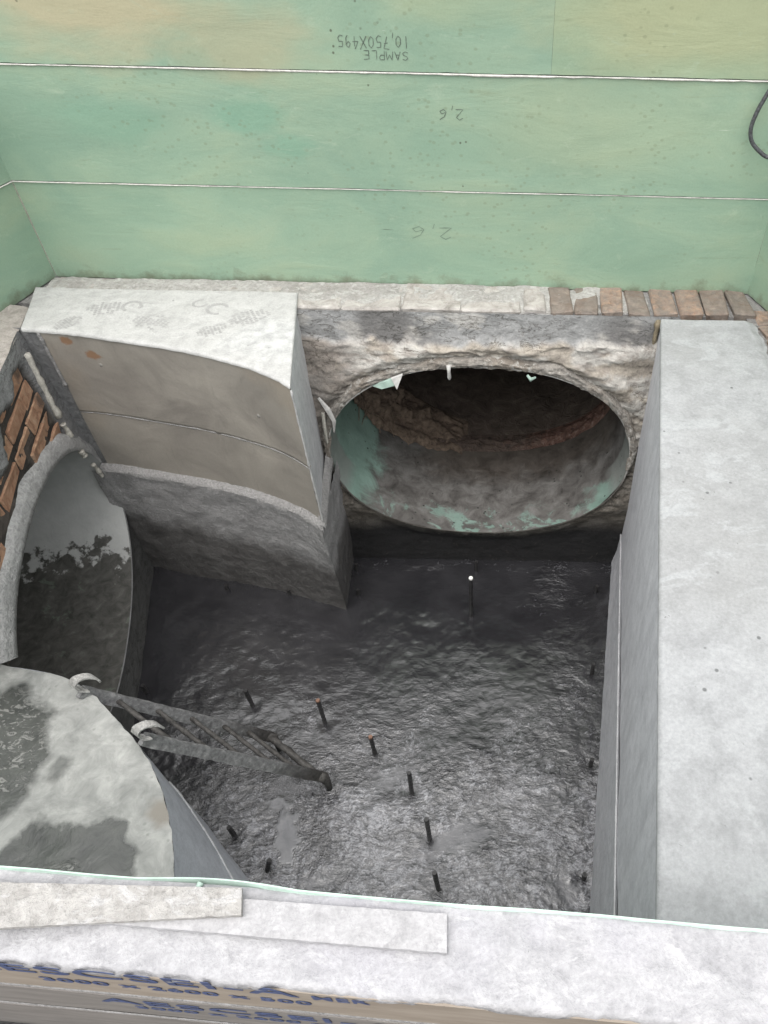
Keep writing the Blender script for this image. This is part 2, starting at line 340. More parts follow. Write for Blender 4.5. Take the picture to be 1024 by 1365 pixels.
def m_floor():
    n = N('wet dark concrete with cement scum'); p = n.pos
    wv = n.noise(p, 4.0, 3, .6, col=True)
    q = n.vmath('ADD', p, n.vmath('MULTIPLY', n.vmath('SUBTRACT', wv, (.5, .5, .5)), (.10, .10, 0)))
    rip = n.noise(n.mp(q, (1, 1.7, 1)), 30, 4, .6, .4)
    fine = n.noise(n.mp(q, (1, 1.5, 1)), 105, 4, .65, .3)
    sc_ = n.attr('scum')
    big = n.noise(q, 5.5, 5, .62, .4)
    lum = n.math('ADD', n.math('MULTIPLY', rip, .35), n.math('ADD', n.math('MULTIPLY', big, .35), n.math('MULTIPLY', fine, .30)))
    thr = n.math('ADD', lum, n.math('MULTIPLY', n.math('SUBTRACT', sc_, .62), .22))
    ch = n.math('ABSOLUTE', n.math('SUBTRACT', n.noise(n.mp(q, (1, 1.4, 1), loc=(5, 2, 0)), 8, 5, .6, .8), .5))
    m = n.math('MULTIPLY', n.ramp(thr, (.50, 0), (.57, .5), (.63, 1)), n.ramp(ch, (.008, .12), (.045, 1)))
    dark = n.ramp(n.noise(p, 6, 5), (.3, (.016, .0158, .0175)), (.7, (.029, .0285, .031)))
    light = n.ramp(fine, (.3, (.065, .066, .075)), (.7, (.31, .31, .33)))
    c = n.mix(m, dark, light)
    pool = n.attr('pool', True)
    c = n.mix(n.math('MULTIPLY', pool, .8), c, n.ramp(big, (.35, (.07, .072, .08)), (.65, (.20, .20, .205))))
    r = n.math('ADD', n.math('MULTIPLY', m, .16), n.ramp(n.noise(p, 5, 4), (.3, .12), (.7, .20)))
    amp = n.ramp(sc_, (0.0, .14), (.35, .6), (.8, 1.0))
    amp = n.math('MULTIPLY', amp, n.ramp(n.noise(n.mp(p, (1, 1.3, 1), loc=(2, 7, 0)), 3.2, 4, .6), (.38, .28), (.60, 1)))
    h = n.math('MULTIPLY', n.math('ADD', rip, n.math('MULTIPLY', fine, .35)), amp)
    b = n.bump(h, .62, .012)
    return n.done(c, r, b, 1.0)
MT['floor'] = m_floor()

def m_near():
    n = N('cement slab with wet slurry'); p = n.pos
    f = n.noise(p, 13, 5, .68, .4); g = n.noise(p, 5, 6)
    dry = n.ramp(f, (.25, (.16, .164, .156)), (.5, (.275, .279, .265)), (.75, (.41, .41, .39)))
    q = n.vmath('MULTIPLY', p, (1, 1, 0))
    w1 = n.blob(q, (-1.68, .92, 0), .31, .34, 5, .10)
    w2 = n.blob(q, (-1.20, .56, 0), .23, .24, 7, .08)
    w3 = n.blob(q, (-1.33, .93, 0), .05, .13, 9, .3)
    wet = n.math('MAXIMUM', n.math('MAXIMUM', w1, w2), n.math('MULTIPLY', w3, .7))
    wc = n.ramp(f, (.3, (.05, .053, .05)), (.7, (.105, .109, .10)))
    slur = n.ramp(n.noise(n.mp(p, (1, 1.6, 1)), 26, 8, .65, 1.6), (.52, 0), (.58, 1))
    sm = n.math('MULTIPLY', slur, n.math('MAXIMUM', n.blob(q, (-1.56, .98, 0), .20, .16, 6, .2), n.blob(q, (-1.20, .55, 0), .11, .1, 8, .2)))
    c = n.mix(wet, dry, wc); c = n.mix(n.math('MULTIPLY', sm, .7), c, (.27, .27, .255))
    pits = n.math('MULTIPLY', n.ramp(n.vor(p, 30), (.10, 1), (.2, 0)), n.ramp(n.noise(p, 9, 3), (.53, 0), (.6, .55)))
    c = n.mix(pits, c, (.17, .175, .165))
    c = n.mix(n.blob(q, (-.97, .80, 0), .05, .12, 14, .6), c, (.21, .195, .17))
    r = n.mix(wet, (.8, .8, .8), (.26, .26, .26))
    return n.done(c, r, n.bump(n.math('ADD', f, n.math('MULTIPLY', sm, .8)), .5, .01), .45)
MT['near'] = m_near()

def m_galv():
    n = N('cement splashed galvanised steel'); p = n.pos
    f = n.noise(p, 60, 5, .7); z = n.sep(p, 2)
    c = n.ramp(f, (.3, (.08, .08, .08)), (.55, (.19, .19, .19)), (.75, (.36, .355, .345)))
    low = n.ramp(n.math('ADD', z, n.math('MULTIPLY', n.noise(p, 9, 4), .2)), (.27, 1), (.40, 0))
    c = n.mix(low, c, n.ramp(f, (.3, (.02, .019, .018)), (.7, (.075, .07, .066))))
    return n.done(c, .65, n.bump(f, .6, .005), .4)
MT['galv'] = m_galv()
MT['hook'] = concrete('cement crusted steel', (.33, .32, .30), (.6, .59, .57), 40, .2, 1.0, .9)
MT['rung'] = m_simple('dark crusted steel', (.055, .052, .048), .7, .7, 50, .8)

# ------------------------------------------------------------------ object helpers
def root(name, label, cat, loc=(0, 0, 0), group=None):
    o = bpy.data.objects.new(name, None); COL.objects.link(o); o.location = loc; o.empty_display_size = .1
    o['label'] = label; o['category'] = cat
    if group: o['group'] = group
    return o
def base_of(parent):
    v = Vector((0, 0, 0))
    while parent is not None:
        v += Vector(parent.location); parent = parent.parent
    return v
def obj(name, vs, fs, mat, parent=None, smooth=False, tag=None, loc=None, mesh=None):
    """mesh object from world-space vertices; parent, or tag=(label, category[, group]) when it is a thing"""
    if parent is not None: off = base_of(parent)
    elif loc is not None: off = Vector(loc)
    else: off = Vector((0, 0, 0))
    me = bpy.data.meshes.new(name)
    me.from_pydata([tuple(Vector(v)-off) for v in vs], [], fs)
    me.materials.append(MT[mat] if isinstance(mat, str) else mat)
    if smooth:
        for p in me.polygons: p.use_smooth = True
    me.update()
    o = bpy.data.objects.new(name, me); COL.objects.link(o)
    if parent is not None: o.parent = parent
    else: o.location = off
    if tag:
        o['label'] = tag[0]; o['category'] = tag[1]
        if len(tag) > 2: o['group'] = tag[2]
    return o
def flip_out(o):
    import bmesh
    bm = bmesh.new(); bm.from_mesh(o.data); bmesh.ops.recalc_face_normals(bm, faces=bm.faces); bm.to_mesh(o.data); bm.free()
    return o
def box(c, s, ax=None):
    """verts and faces of an oriented box: centre, sizes, axes"""
    ax = ax or (Vector((1, 0, 0)), Vector((0, 1, 0)), Vector((0, 0, 1)))
    c = Vector(c); vs = []
    for k in (-1, 1):
        for j in (-1, 1):
            for i in (-1, 1):
                vs.append(c+ax[0]*(i*s[0]/2)+ax[1]*(j*s[1]/2)+ax[2]*(k*s[2]/2))
    return vs, [(0, 2, 3, 1), (4, 5, 7, 6), (0, 1, 5, 4), (2, 6, 7, 3), (0, 4, 6, 2), (1, 3, 7, 5)]
def bevbox(s, b, jit=0.0, seed=0):
    """a bevelled box of 24 vertices, uneven by jit"""
    rr = random.Random(seed); vs = []; idx = {}
    for i in (-1, 1):
        for j in (-1, 1):
            for k in (-1, 1):
                cj = [rr.uniform(-jit, jit) for _ in range(3)]
                for a in range(3):
                    v = [i*s[0]/2, j*s[1]/2, k*s[2]/2]
                    sg = (i, j, k)
                    for t in range(3):
                        if t != a: v[t] -= sg[t]*b*rr.uniform(.6, 1.4)
                        v[t] += cj[t]
                    idx[(i, j, k, a)] = len(vs); vs.append(Vector(v))
    fs = []
    for a in range(3):
        o1, o2 = (a+1) % 3, (a+2) % 3
        for sg in (-1, 1):
            q = []
            for u, w_ in ((-1, -1), (1, -1), (1, 1), (-1, 1)):
                k = [0, 0, 0]; k[a] = sg; k[o1] = u; k[o2] = w_
                q.append(idx[(*k, a)])
            fs.append(q if sg > 0 else q[::-1])
    for a in range(3):           # edges running along axis a
        o1, o2 = (a+1) % 3, (a+2) % 3
        for u in (-1, 1):
            for w_ in (-1, 1):
                q = []
                for t, f in ((-1, o1), (1, o1), (1, o2), (-1, o2)):
                    k = [0, 0, 0]; k[a] = t; k[o1] = u; k[o2] = w_
                    q.append(idx[(*k, f)])
                fs.append(q if u*w_ < 0 else q[::-1])
    for i in (-1, 1):
        for j in (-1, 1):
            for k in (-1, 1):
                q = [idx[(i, j, k, a)] for a in range(3)]
                fs.append(q if i*j*k > 0 else q[::-1])
    return vs, fs
def grid(fn, nu, nv, wrap=False):
    vs = [fn(i/(nu if wrap else nu-1), j/(nv-1)) for j in range(nv) for i in range(nu)]
    fs = []
    for j in range(nv-1):
        for i in range(nu if wrap else nu-1):
            a = j*nu+i; b = j*nu+(i+1) % nu
            fs.append((a, b, b+nu, a+nu))
    return vs, fs
def fbm(p, s=1.0, o=5, h=.9):
    return noise.fractal(Vector(p)*s, h, 2.0, o)
def tube(pts, rad, n=8, lump=0.0, seed=0.0):
    pts = [Vector(p) for p in pts]; vs = []; fs = []
    prev = None
    for i, p in enumerate(pts):
        t = (pts[min(i+1, len(pts)-1)]-pts[max(i-1, 0)]).normalized()
        if prev is None:
            a = Vector((0, 0, 1)) if abs(t.z) < .9 else Vector((1, 0, 0)); x = t.cross(a).normalized()
        else: x = (prev-t*prev.dot(t)).normalized()
        prev = x; y = t.cross(x)
        r = rad[i] if isinstance(rad, (list, tuple)) else rad
        for k in range(n):
            a = 2*math.pi*k/n; q = p+(x*math.cos(a)+y*math.sin(a))*r
            if lump: q += (q-p)*(lump*fbm(q+Vector((seed, 0, 0)), 30, 3))
            vs.append(q)
    for i in range(len(pts)-1):
        for k in range(n):
            a = i*n+k; b = i*n+(k+1) % n
            fs.append((a, b, b+n, a+n))
    fs.append(tuple(range(n))[::-1]); fs.append(tuple(range(len(vs)-n, len(vs))))
    return vs, fs
def merge(*parts):
    vs, fs = [], []
    for v, f in parts:
        k = len(vs); vs += list(v); fs += [tuple(i+k for i in q) for q in f]
    return vs, fs
def lerp(a, b, t): return a+(b-a)*t
def sstep(a, b, x):
    t = max(0, min(1, (x-a)/(b-a))); return t*t*(3-2*t)
def poly_prism(pts, z0, z1):
    """vertical prism over a counter-clockwise plan outline"""
    n = len(pts)
    vs = [(x, y, z0) for x, y in pts]+[(x, y, z1) for x, y in pts]
    fs = [tuple(range(n))[::-1], tuple(range(n, 2*n))]+[(i, (i+1) % n, n+(i+1) % n, n+i) for i in range(n)]
    return vs, fs

# ------------------------------------------------------------------ plan of the pit (metres, floor at z = 0)
ZB = 1.34                                      # level of the brick ledge and of the bench tops
A = Vector((-1.772, 2.30)); LD = Vector((.249, -.968)).normalized(); LN = Vector((-.968, -.249)).normalized()
def left(s, z, out=0.0):                       # point on the slightly battered left wall
    p = A+LD*s+LN*(.09*z/ZB-out); return Vector((p.x, p.y, z))
def back(x, z, out=0.0):                       # point on the battered back wall
    return Vector((x, 2.383+.16*z-out, z))
GL0, GR0 = Vector((-1.925, 2.822)), Vector((1.031, 2.79))
GLd, GRd = Vector((-.085, -.309)).normalized(), Vector((.05, -.144)).normalized()
GL1, GR1 = GL0+GLd*2.2, GR0+GRd*2.2
CURVE = [(-1.86, 2.383), (-1.796, 2.380), (-1.645, 2.362), (-1.394, 2.310), (-1.18, 2.258), (-.964, 2.180), (-.839, 2.115), (-.752, 2.048)]
def curve_pt(t):
    f = t*(len(CURVE)-1); i = min(int(f), len(CURVE)-2); f -= i
    P = [Vector(CURVE[max(0, min(len(CURVE)-1, i+k))]) for k in (-1, 0, 1, 2)]
    return .5*((2*P[1])+(P[2]-P[0])*f+(2*P[0]-5*P[1]+4*P[2]-P[3])*f*f+(3*P[1]-P[0]-3*P[2]+P[3])*f**3)
RA, RB = Vector((.628, 2.56)), Vector((.30, .30))     # foot of the right bench, far and near
NEAR = [(-2.45, 1.33), (-1.95, 1.315), (-1.689, 1.284), (-1.497, 1.254), (-1.36, 1.198), (-1.235, 1.105), (-1.098, .989), (-1.0, .873), (-.927, .744), (-.879, .625), (-.85, .50), (-.835, .375)]

# rebar stubs: base x, y, height, lean, tip
REBAR = [(-.136, 2.049, .29, 'tall black steel rod with white painted tip, below the big pipe mouth', 'cap'),
 (-1.071, 1.545, .125, 'short black rod in the wet floor, first past the far end of the ladder', None),
 (-.742, 1.474, .185, 'black rod with rusty tip beyond the foot of the ladder', 'rust'),
 (-.507, 1.337, .142, 'black rod with rusty tip to the right of the foot of the ladder', 'rust'),
 (-.337, 1.176, .184, 'black rod with pool round it, third from the front wall', None),
 (-.25, 1.0, .20, 'black rod in pale scum, second from the front wall', None),
 (-.202, .82, .19, 'black rod nearest the front wall in the middle of the floor', None),
 (.334, .868, .045, 'stub of rod in a dark puddle near the front of the right bench', None),
 (.391, 1.303, .06, 'short stub against the right bench, second from the front', None),
 (.429, 1.736, .092, 'short stub with pale scum ring beside the middle of the right bench', None),
 (.483, 2.211, .045, 'short dark stub at the far end of the right bench', None),
 (-.702, 2.163, .038, 'tiny stub just right of the curved bench corner', None),
 (-1.045, 2.160, .032, 'tiny stub at the foot of the curved bench, middle', None),
 (-1.361, 2.180, .030, 'tiny stub at the foot of the curved bench, left', None),
 (-.122, 2.335, .07, 'dark stub against the black wall under the pipe mouth', None),
 (-1.005, 1.0, .07, 'dark stub at the far side of the round bench foot', None),
 (-.85, .87, .07, 'leaning dark stub at the near side of the round bench foot', None),
 (-1.555, 1.601, .056, 'dark stub by the left wall under the ladder top', None),
 (-.735, 2.325, .042, 'tiny stub in the corner beside the curved bench and the pipe wall', None)]

# ------------------------------------------------------------------ ground and pit floor
def ground():
    hole = [(GL1.x-.35, .14), (GR1.x+.35, .14), (GR1.x+.35, 3.05), (GL1.x-.35, 3.05)]
    big = 70.0; zg = 1.10
    rows = [(-big, -big), (big, -big), (big, big), (-big, big)]
    vs = [(x, y, zg) for x, y in rows]+[(x, y, zg) for x, y in hole]
    fs = [(i, (i+1) % 4, 4+(i+1) % 4, 4+i) for i in range(4)]
    o = obj('ground', vs, fs, 'ground'); o['kind'] = 'structure'
ground()

def floor():
    x0, x1, y0, y1 = -1.95, .74, .30, 2.52; st = .0062
    nx, ny = int((x1-x0)/st), int((y1-y0)/st)
    scum = []; pool = []
    POOLS = [(-.80, 1.00, .04, .12, .25, 1.0), (-.87, 1.12, .028, .026, 0, .9), (.25, .82, .08, .05, .3, .45), (-.12, 1.00, .13, .06, .2, .5), (.20, 1.12, .09, .035, .4, .35), (-.44, 1.23, .06, .045, .3, .35), (-.28, .76, .07, .035, 0, .4), (-.60, .86, .10, .05, .5, .3)]
    def fn(u, v):
        x, y = lerp(x0, x1, u), lerp(y0, y1, v)
        wx = noise.noise(Vector((x*3.1, y*3.1, 1.7)))*.16; wy = noise.noise(Vector((x*3.1, y*3.1, 9.2)))*.16
        q = Vector((x+wx, (y+wy)*1.5, 0))
        big = noise.noise(Vector((x*1.7, y*1.7, 4.4)))
        m = sstep(2.05, .95, y+.30*big)                     # the far part was trowelled smoother
        m *= lerp(sstep(-1.9, -.75, x+.35*y*.3+.35*big), 1, sstep(1.8, 2.2, y))
        m *= 1-(1-(.55+.45*sstep(1.35, .9, y)))*sstep(-.55, -1.0, x)
        m = max(.06, min(1, m+.15*noise.noise(Vector((x*5, y*5, 2)))))
        m += .22*math.exp(-((x-.40+.05*y)/.13)**2)*sstep(.2, .5, .5+.5*noise.noise(Vector((x*6, y*6, 8))))
        m += .30*math.exp(-((y-2.36)/.05)**2)
        rid = 1-abs(noise.noise(q*13))*2; rid2 = 1-abs(noise.noise(q*31+Vector((3, 1, 0))))*2
        h = .006*fbm((x, y, 0), 3, 4)+m*(.0026*rid+.0016*rid2)*(.35+.65*sstep(-.25, .3, noise.noise(Vector((x*2.7, y*3.3, 6)))))+.0012*fbm((x, y, 5), 22, 3)
        for (rx, ry, rh, _, _) in REBAR:
            d2 = (x-rx)**2+(y-ry)**2
            if d2 < .02:
                g = math.exp(-d2/.0011); g *= .6+.4*noise.noise(Vector((rx*9, ry*9, 0))); h = h*(1-g)-.002*g+.0012*math.exp(-((math.sqrt(d2)-.05)/.02)**2); m *= 1-.8*g
        # pale still puddles
        pl = 0.0
        for px_, py_, ra, rb_, an, st_ in POOLS:
            dx, dy = (x-px_)*math.cos(an)+(y-py_)*math.sin(an), -(x-px_)*math.sin(an)+(y-py_)*math.cos(an)
            if abs(dx) < ra*3 and abs(dy) < rb_*3:
                e = math.hypot(dx/ra, dy/rb_)+(.9-.3*st_)*noise.noise(Vector((x*19, y*19, 3)))+.5*noise.noise(Vector((x*47, y*47, 3)))
                pl = max(pl, st_*sstep(1.15, .85-.5*(1-st_), e))
        h = h*(1-pl)+.002*pl; m = m*(1-pl); pool.append(pl)
        scum.append(max(0, min(1, m)))
        return (x, y, h)
    vs, fs = grid(fn, nx, ny)
    o = obj('pit_floor', vs, fs, 'floor', smooth=True); o['kind'] = 'structure'
    at = o.data.attributes.new('scum', 'FLOAT', 'POINT'); at.data.foreach_set('value', scum)
    at = o.data.attributes.new('pool', 'FLOAT', 'POINT'); at.data.foreach_set('value', pool)
floor()

# ------------------------------------------------------------------ bricks: shared meshes
def brick_mesh(size, jit, mat, k):
    vs, fs = bevbox(size, min(size)*.09, jit, k)
    me = bpy.data.meshes.new('brick'); me.from_pydata([tuple(v) for v in vs], [], fs); me.materials.append(MT[mat]); return me
def place_brick(me, p, parent, ax=None, scale=(1, 1, 1), name='brick'):
    o = bpy.data.objects.new(name, me); COL.objects.link(o); o.parent = parent
    m = Matrix.Identity(4)
    if ax:
        for c in range(3):
            for r in range(3): m[r][c] = ax[c][r]
    m = m @ Matrix.Diagonal((*scale, 1)); m.translation = Vector(p)-base_of(parent)
    o.matrix_local = m
    return o

# ------------------------------------------------------------------ back wall with the oval pipe mouth
PC = (-.104, .672); PAx, PAz = .685, .438
def oval(th, a, b, e=2.2):
    c, s_ = math.cos(th), math.sin(th)
    r = (abs(c)**e+abs(s_)**e)**(-1/e); return a*r*c, b*r*s_
def back_wall():
    rt = root('pipe_wall', 'battered old brick wall with broken tan plaster round the big pipe mouth', 'wall', (-.1, 2.5, 0))
    X0, X1, Z0, Z1 = -1.0, .72, -.03, ZB-.012
    nt_, nr = 420, 58
    cols = []
    tan, grey, white, dark, black = (.36, .322, .272), (.27, .27, .265), (.45, .43, .395), (.085, .077, .07), (.016, .0155, .016)
    def mixc(a, b, t): return tuple(lerp(x, y, t) for x, y in zip(a, b))
    def fn(u, v):
        th = 2*math.pi*u
        ex, ez = oval(th, PAx+.008, PAz+.008)
        ca, sa = ex, ez
        # ray from the centre through the mouth to the wall's outline
        t = 1e9
        for bound, comp, cc in ((X1, ca, PC[0]), (X0, ca, PC[0]), (Z1, sa, PC[1]), (Z0, sa, PC[1])):
            if abs(comp) > 1e-6:
                k = (bound-cc)/comp
                if k > 0: t = min(t, k)
        t = max(t, 1.004)
        k = lerp(1.0, t, v**1.15)
        x, z = PC[0]+ca*k, PC[1]+sa*k
        dist = (k-1)*math.hypot(ca, sa)                       # distance outside the mouth
        n1 = fbm((x, 0, z*1.6), 7, 6); n2 = fbm((x, 3, z*2.4), 19, 5); n3 = noise.noise(Vector((x*3, 7, z*3)))
        rough = .007*n1+.0035*n2+.004*fbm((x, 9, z), 48, 3)
        edge = 1.215+.03*noise.noise(Vector((x*5, 0, 2)))+.022*noise.noise(Vector((x*19, 0, 5)))-.02*math.exp(-((x+.25)/.3)**2)
        top = sstep(edge-.006, edge+.006, z)
        out = lerp(.030+rough, .004+.003*n1, top)
        # layered spalls in the plaster
        out += (1-top)*.008*(sstep(.02, .06, noise.noise(Vector((x*6, 11, z*16))))-.5)
        lip = math.exp(-(dist/.055)**2)
        out += lip*(.012*n2-.02)+.02*math.exp(-((dist-.075)/.03)**2)*sstep(.3, .8, math.sin(th))
        low = sstep(.40, .22, z+.04*n3)
        out = lerp(out, .006*n1-.02, low*sstep(.0, .1, dist))
        c = mixc(tan, white, sstep(-.15, .25, n1+.3*n3))
        c = mixc(c, (.235, .205, .18), sstep(.0, .45, -n2)*.6)
        if x < -.55: c = mixc(c, (.22, .195, .175), sstep(-.55, -.72, x)*.75)
        c = mixc(c, mixc(grey, (.16, .155, .15), sstep(.1, .5, n3)), top)
        c = mixc(c, white, top*sstep(.15, .4, n1)*.55)
        c = mixc(c, mixc(dark, white, sstep(-.1, .3, n2)), lip*.55)
        side = sstep(.78, .55, z)                             # the lower half carries sludge
        c = mixc(c, mixc((.10, .088, .074), (.16, .145, .125), sstep(-.2, .3, n1)), side*.9)
        c = mixc(c, black, sstep(.30, .17, z+.05*n3))
        cols.append((*c, 1))
        p = back(x, z, out); return (p.x, p.y, p.z)
    vs, fs = grid(fn, nt_, nr, wrap=True)
    o = obj('plaster', vs, fs, 'rough', rt, smooth=True); flip_out(o)
    if o.data.polygons[0].normal.y > 0: o.data.flip_normals()
    ca = o.data.color_attributes.new('zone', 'FLOAT_COLOR', 'POINT')
    ca.data.foreach_set('color', [x for c in cols for x in c])
    # core behind the ledge bricks, up to the green sheets
    vs, fs = box((-.45, 2.73, 1.222), (3.2, .24, .20)); obj('ledge_core', vs, fs, 'mortar2', rt)
    # whitewashed stretchers on the left, sooty headers on the right
    ms = [brick_mesh((.243, .20, .075), .002, 'brick_white', k) for k in range(3)]
    x = -1.90; i = 0
    while x < -.02:
        b = place_brick(ms[i % 3], (x+.122, 2.708+random.uniform(-.006, .004), ZB-.041+random.uniform(-.002, .001)), rt); x += .246; i += 1
    mh = [brick_mesh((.098, .20, .075), .006, 'brick_dirty', 20+k) for k in range(4)]
    mw = [brick_mesh((.10, .20, .075), .004, 'brick_white', 30+k) for k in range(2)]
    while x < 1.03:
        m = mw[i % 2] if x < .10 else mh[i % 4]
        wd = .107; a_ = random.uniform(-.05, .05)
        b = place_brick(m, (x+wd/2, 2.705+random.uniform(-.008, .008), ZB-.040+random.uniform(-.004, .004)), rt, ax=(Vector((math.cos(a_), math.sin(a_), 0)), Vector((-math.sin(a_), math.cos(a_), 0)), Vector((0, 0, 1))), scale=(random.uniform(.84, 1.0), 1, 1)); x += wd; i += 1
    # mortar smear over the joints of the white bricks, a low wavy skin in front
    def sm(u, v):
        x = lerp(-1.92, .98, u); y = lerp(2.606, 2.80, v)
        z = ZB-.002+.007*fbm((x, y, 0), 8, 5)+.002*fbm((x, y, 4), 30, 3)-(1-v)**5*.02-.020*sstep(.05, .75, x+.45*noise.noise(Vector((x*7, y*9, 2))))
        return (x, y, z)
    vs, fs = grid(sm, 400, 26); obj('mortar_skin', vs, fs, 'limewash', rt, smooth=True)
    return rt
PW = back_wall()

def big_pipe():
    rt = root('pipe', 'big oval pipe with green liner, grey sludge and a dark brick tunnel behind', 'pipe', (-.104, 2.7, .234))
    def ring(y, u, k=1.0):
        th = 2*math.pi*u; ex, ez = oval(th, PAx*k, PAz*k); return Vector((PC[0]+ex, y, PC[1]+ez))
    y_in = 3.02
    def fn(u, v):
        th = 2*math.pi*u; ex, ez = oval(th, PAx, PAz)
        z = PC[1]+ez; y0 = 2.383+.16*z-.034; end = y_in+.035*fbm((ex, ez, 3), 4, 5)
        y = lerp(y0, end, v)
        k = 1-.012*max(0, fbm((ex*3, y*3, ez*3), 2.2, 4))*(1 if ez < 0 else .3)
        return (PC[0]+ex*k, y, PC[1]+ez*k)
    vs, fs = grid(fn, 180, 30, wrap=True); fs = [f[::-1] for f in fs]
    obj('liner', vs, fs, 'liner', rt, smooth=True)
    # the liner's thick pale cut edge at the mouth
    def rim(u, v):
        th = 2*math.pi*u; ex, ez = oval(th, PAx, PAz); z = PC[1]+ez
        y0 = 2.383+.16*z-.036+.002*noise.noise(Vector((ex*20, ez*20, 0)))
        k = (1.0, 1.0, 1.011+.007*noise.noise(Vector((ex*12, ez*12, 4)))+.004*noise.noise(Vector((ex*40, ez*40, 4))), 1.014)[int(round(v*3))]; y = (y0+.0015, y0, y0, y0+.03)[int(round(v*3))]
        return (PC[0]+ex*k, y, PC[1]+ez*k)
    vs, fs = grid(rim, 220, 4, wrap=True); vs2 = vs
    obj('liner_edge', vs, fs, 'rimedge', rt)
    # brick ring where the liner stops, and the old tunnel
    def rg(u, v):
        th = 2*math.pi*u; ex, ez = oval(th, 1, 1)
        y = lerp(y_in-.03, y_in+.11, v)
        k = 1.0-.045*math.sin(math.pi*min(1, v*1.1))*(.6+.9*fbm((ex*4, y*9, ez*4), 2.2, 5))-.004
        return (PC[0]+ex*PAx*k, y, PC[1]+ez*PAz*k)
    vs, fs = grid(rg, 220, 18, wrap=True); fs = [f[::-1] for f in fs]; obj('brick_ring', vs, fs, 'ring', rt, smooth=True)
    def tn(u, v):
        th = 2*math.pi*u; y = lerp(y_in+.10, 5.6, v); ex, ez = oval(th, PAx, PAz)
        k = 1.03-.03*fbm((ex*3, y*2, ez*3), 2.5, 4); return (PC[0]+ex*k, y, PC[1]+ez*k)
    vs, fs = grid(tn, 120, 40, wrap=True); fs = [f[::-1] for f in fs]
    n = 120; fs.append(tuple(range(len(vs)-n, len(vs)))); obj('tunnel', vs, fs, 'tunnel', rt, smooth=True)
    # torn fibrous debris clinging to the left of the ring
    def db(u, v):
        th = lerp(R(150), R(262), u); wdt = .34*(.5+.5*math.sin(math.pi*u))+.06
        y = lerp(y_in-.05-.05*fbm((u*7, 0, 0), 1.4, 3), y_in+wdt, v)
        ex, ez = oval(th, PAx, PAz)
        lum = (.012+.075*(math.sin(math.pi*min(1, max(0, v)))**.6)*(.55+.9*fbm((u*6, v*3, 2), 1.6, 6)))*math.sin(math.pi*min(1, u*1.02))**.4
        k = 1-max(-.01, lum)/.5
        return (PC[0]+ex*k, y, PC[1]+ez*k)
    vs, fs = grid(db, 130, 44); fs = [f[::-1] for f in fs]; obj('debris', vs, fs, 'brown', rt, smooth=True)
    rr = random.Random(3)
    for i in range(26):
        th = R(rr.uniform(165, 255)); ex, ez = oval(th, PAx*.95, PAz*.93)
        p = Vector((PC[0]+ex, y_in-.02+rr.uniform(-.03, .12), PC[1]+ez)); L = rr.uniform(.05, .16)
        d = Vector((rr.uniform(-.3, .6), rr.uniform(-.9, .2), rr.uniform(-.7, .1))).normalized()
        pts = [p+d*L*t+Vector((rr.uniform(-1, 1), rr.uniform(-1, 1), rr.uniform(-1, 1)))*.008-Vector((0, 0, .05*t*t)) for t in (0, .33, .66, 1)]
        vs, fs = tube(pts, [.004, .0035, .0025, .0012], 5); obj('fibre', vs, fs, 'brown', rt)
    # broken mortar packed round the upper half of the mouth, biting over the liner's edge
    def bm_(u, v):
        th = lerp(R(-8), R(188), u); k = v
        n1 = fbm((th*1.7, 0, v), 3.0, 5); n2 = fbm((th*3, 2, v*1.5), 6.0, 4)
        end = math.sin(math.pi*u)**.3
        g = lerp(-.002+.016*max(-.4, n1)*end, (.045+.03*noise.noise(Vector((th*4, 5, 0))))*end+.006, v)
        o = .036+end*(.012*math.sin(math.pi*min(1, v*1.15))+.010*n1+.009*n2)-.03*sstep(.75, 1, v)
        if v == 0: o = .022
        ex, ez = oval(th, PAx+g, PAz+g); return back(PC[0]+ex, PC[1]+ez, o)
    vs, fs = grid(bm_, 320, 14); o = obj('broken_mortar', vs, fs, 'brokenmortar', rt, smooth=True)
    # hanging bits on the rim: a mortar drip, a torn green flap, white strips
    p = back(-.232, 1.125, .045)
    vs, fs = tube([p, p+Vector((0, -.002, -.03)), p+Vector((.001, -.002, -.06)), p+Vector((.001, 0, -.072))], [.011, .0085, .008, .004], 8, .3)
    obj('mortar_drip', vs, fs, 'whitefrp', rt, smooth=True)
    a = [back(-.56, 1.025, .05), back(-.50, 1.052, .055), back(-.43, 1.083, .06), back(-.452, 1.045, .068), back(-.475, 1.030, .06), back(-.52, 1.018, .06)]
    vs = a+[v+Vector((0, .006, .004)) for v in a]; n = 6
    fs = [tuple(range(n)), tuple(range(n, 2*n))[::-1]]+[(i, n+i, n+(i+1) % n, (i+1) % n) for i in range(n)]
    obj('torn_flap', vs, fs, 'teal_dull', rt)
    a = [back(-.475, 1.07, .066), back(-.425, 1.092, .07), back(-.452, 1.030, .078)]
    vs = a+[v+Vector((0, .006, .004)) for v in a]
    obj('torn_tip', vs, [(0, 1, 2), (5, 4, 3), (0, 3, 4, 1), (1, 4, 5, 2), (2, 5, 3, 0)], 'whitefrp', rt)
    vs, fs = tube([back(-.80, .965, .05), back(-.765, .915, .06), back(-.745, .86, .06), back(-.752, .80, .055)], [.006, .012, .010, .003], 6, .4)
    obj('torn_strip', vs, fs, 'whitefrp', rt)
    vs, fs = tube([back(-.787, .90, .06), back(-.789, .83, .062), back(-.79, .74, .05)], [.008, .010, .006], 6, .3)
    obj('torn_strip', vs, fs, 'foam', rt)
    vs, fs = tube([back(.10, 1.088, .05), back(.115, 1.082, .066), back(.135, 1.083, .055)], [.006, .012, .006], 6, .6)
    obj('torn_strip', vs, fs, 'teal_dull', rt)
big_pipe()

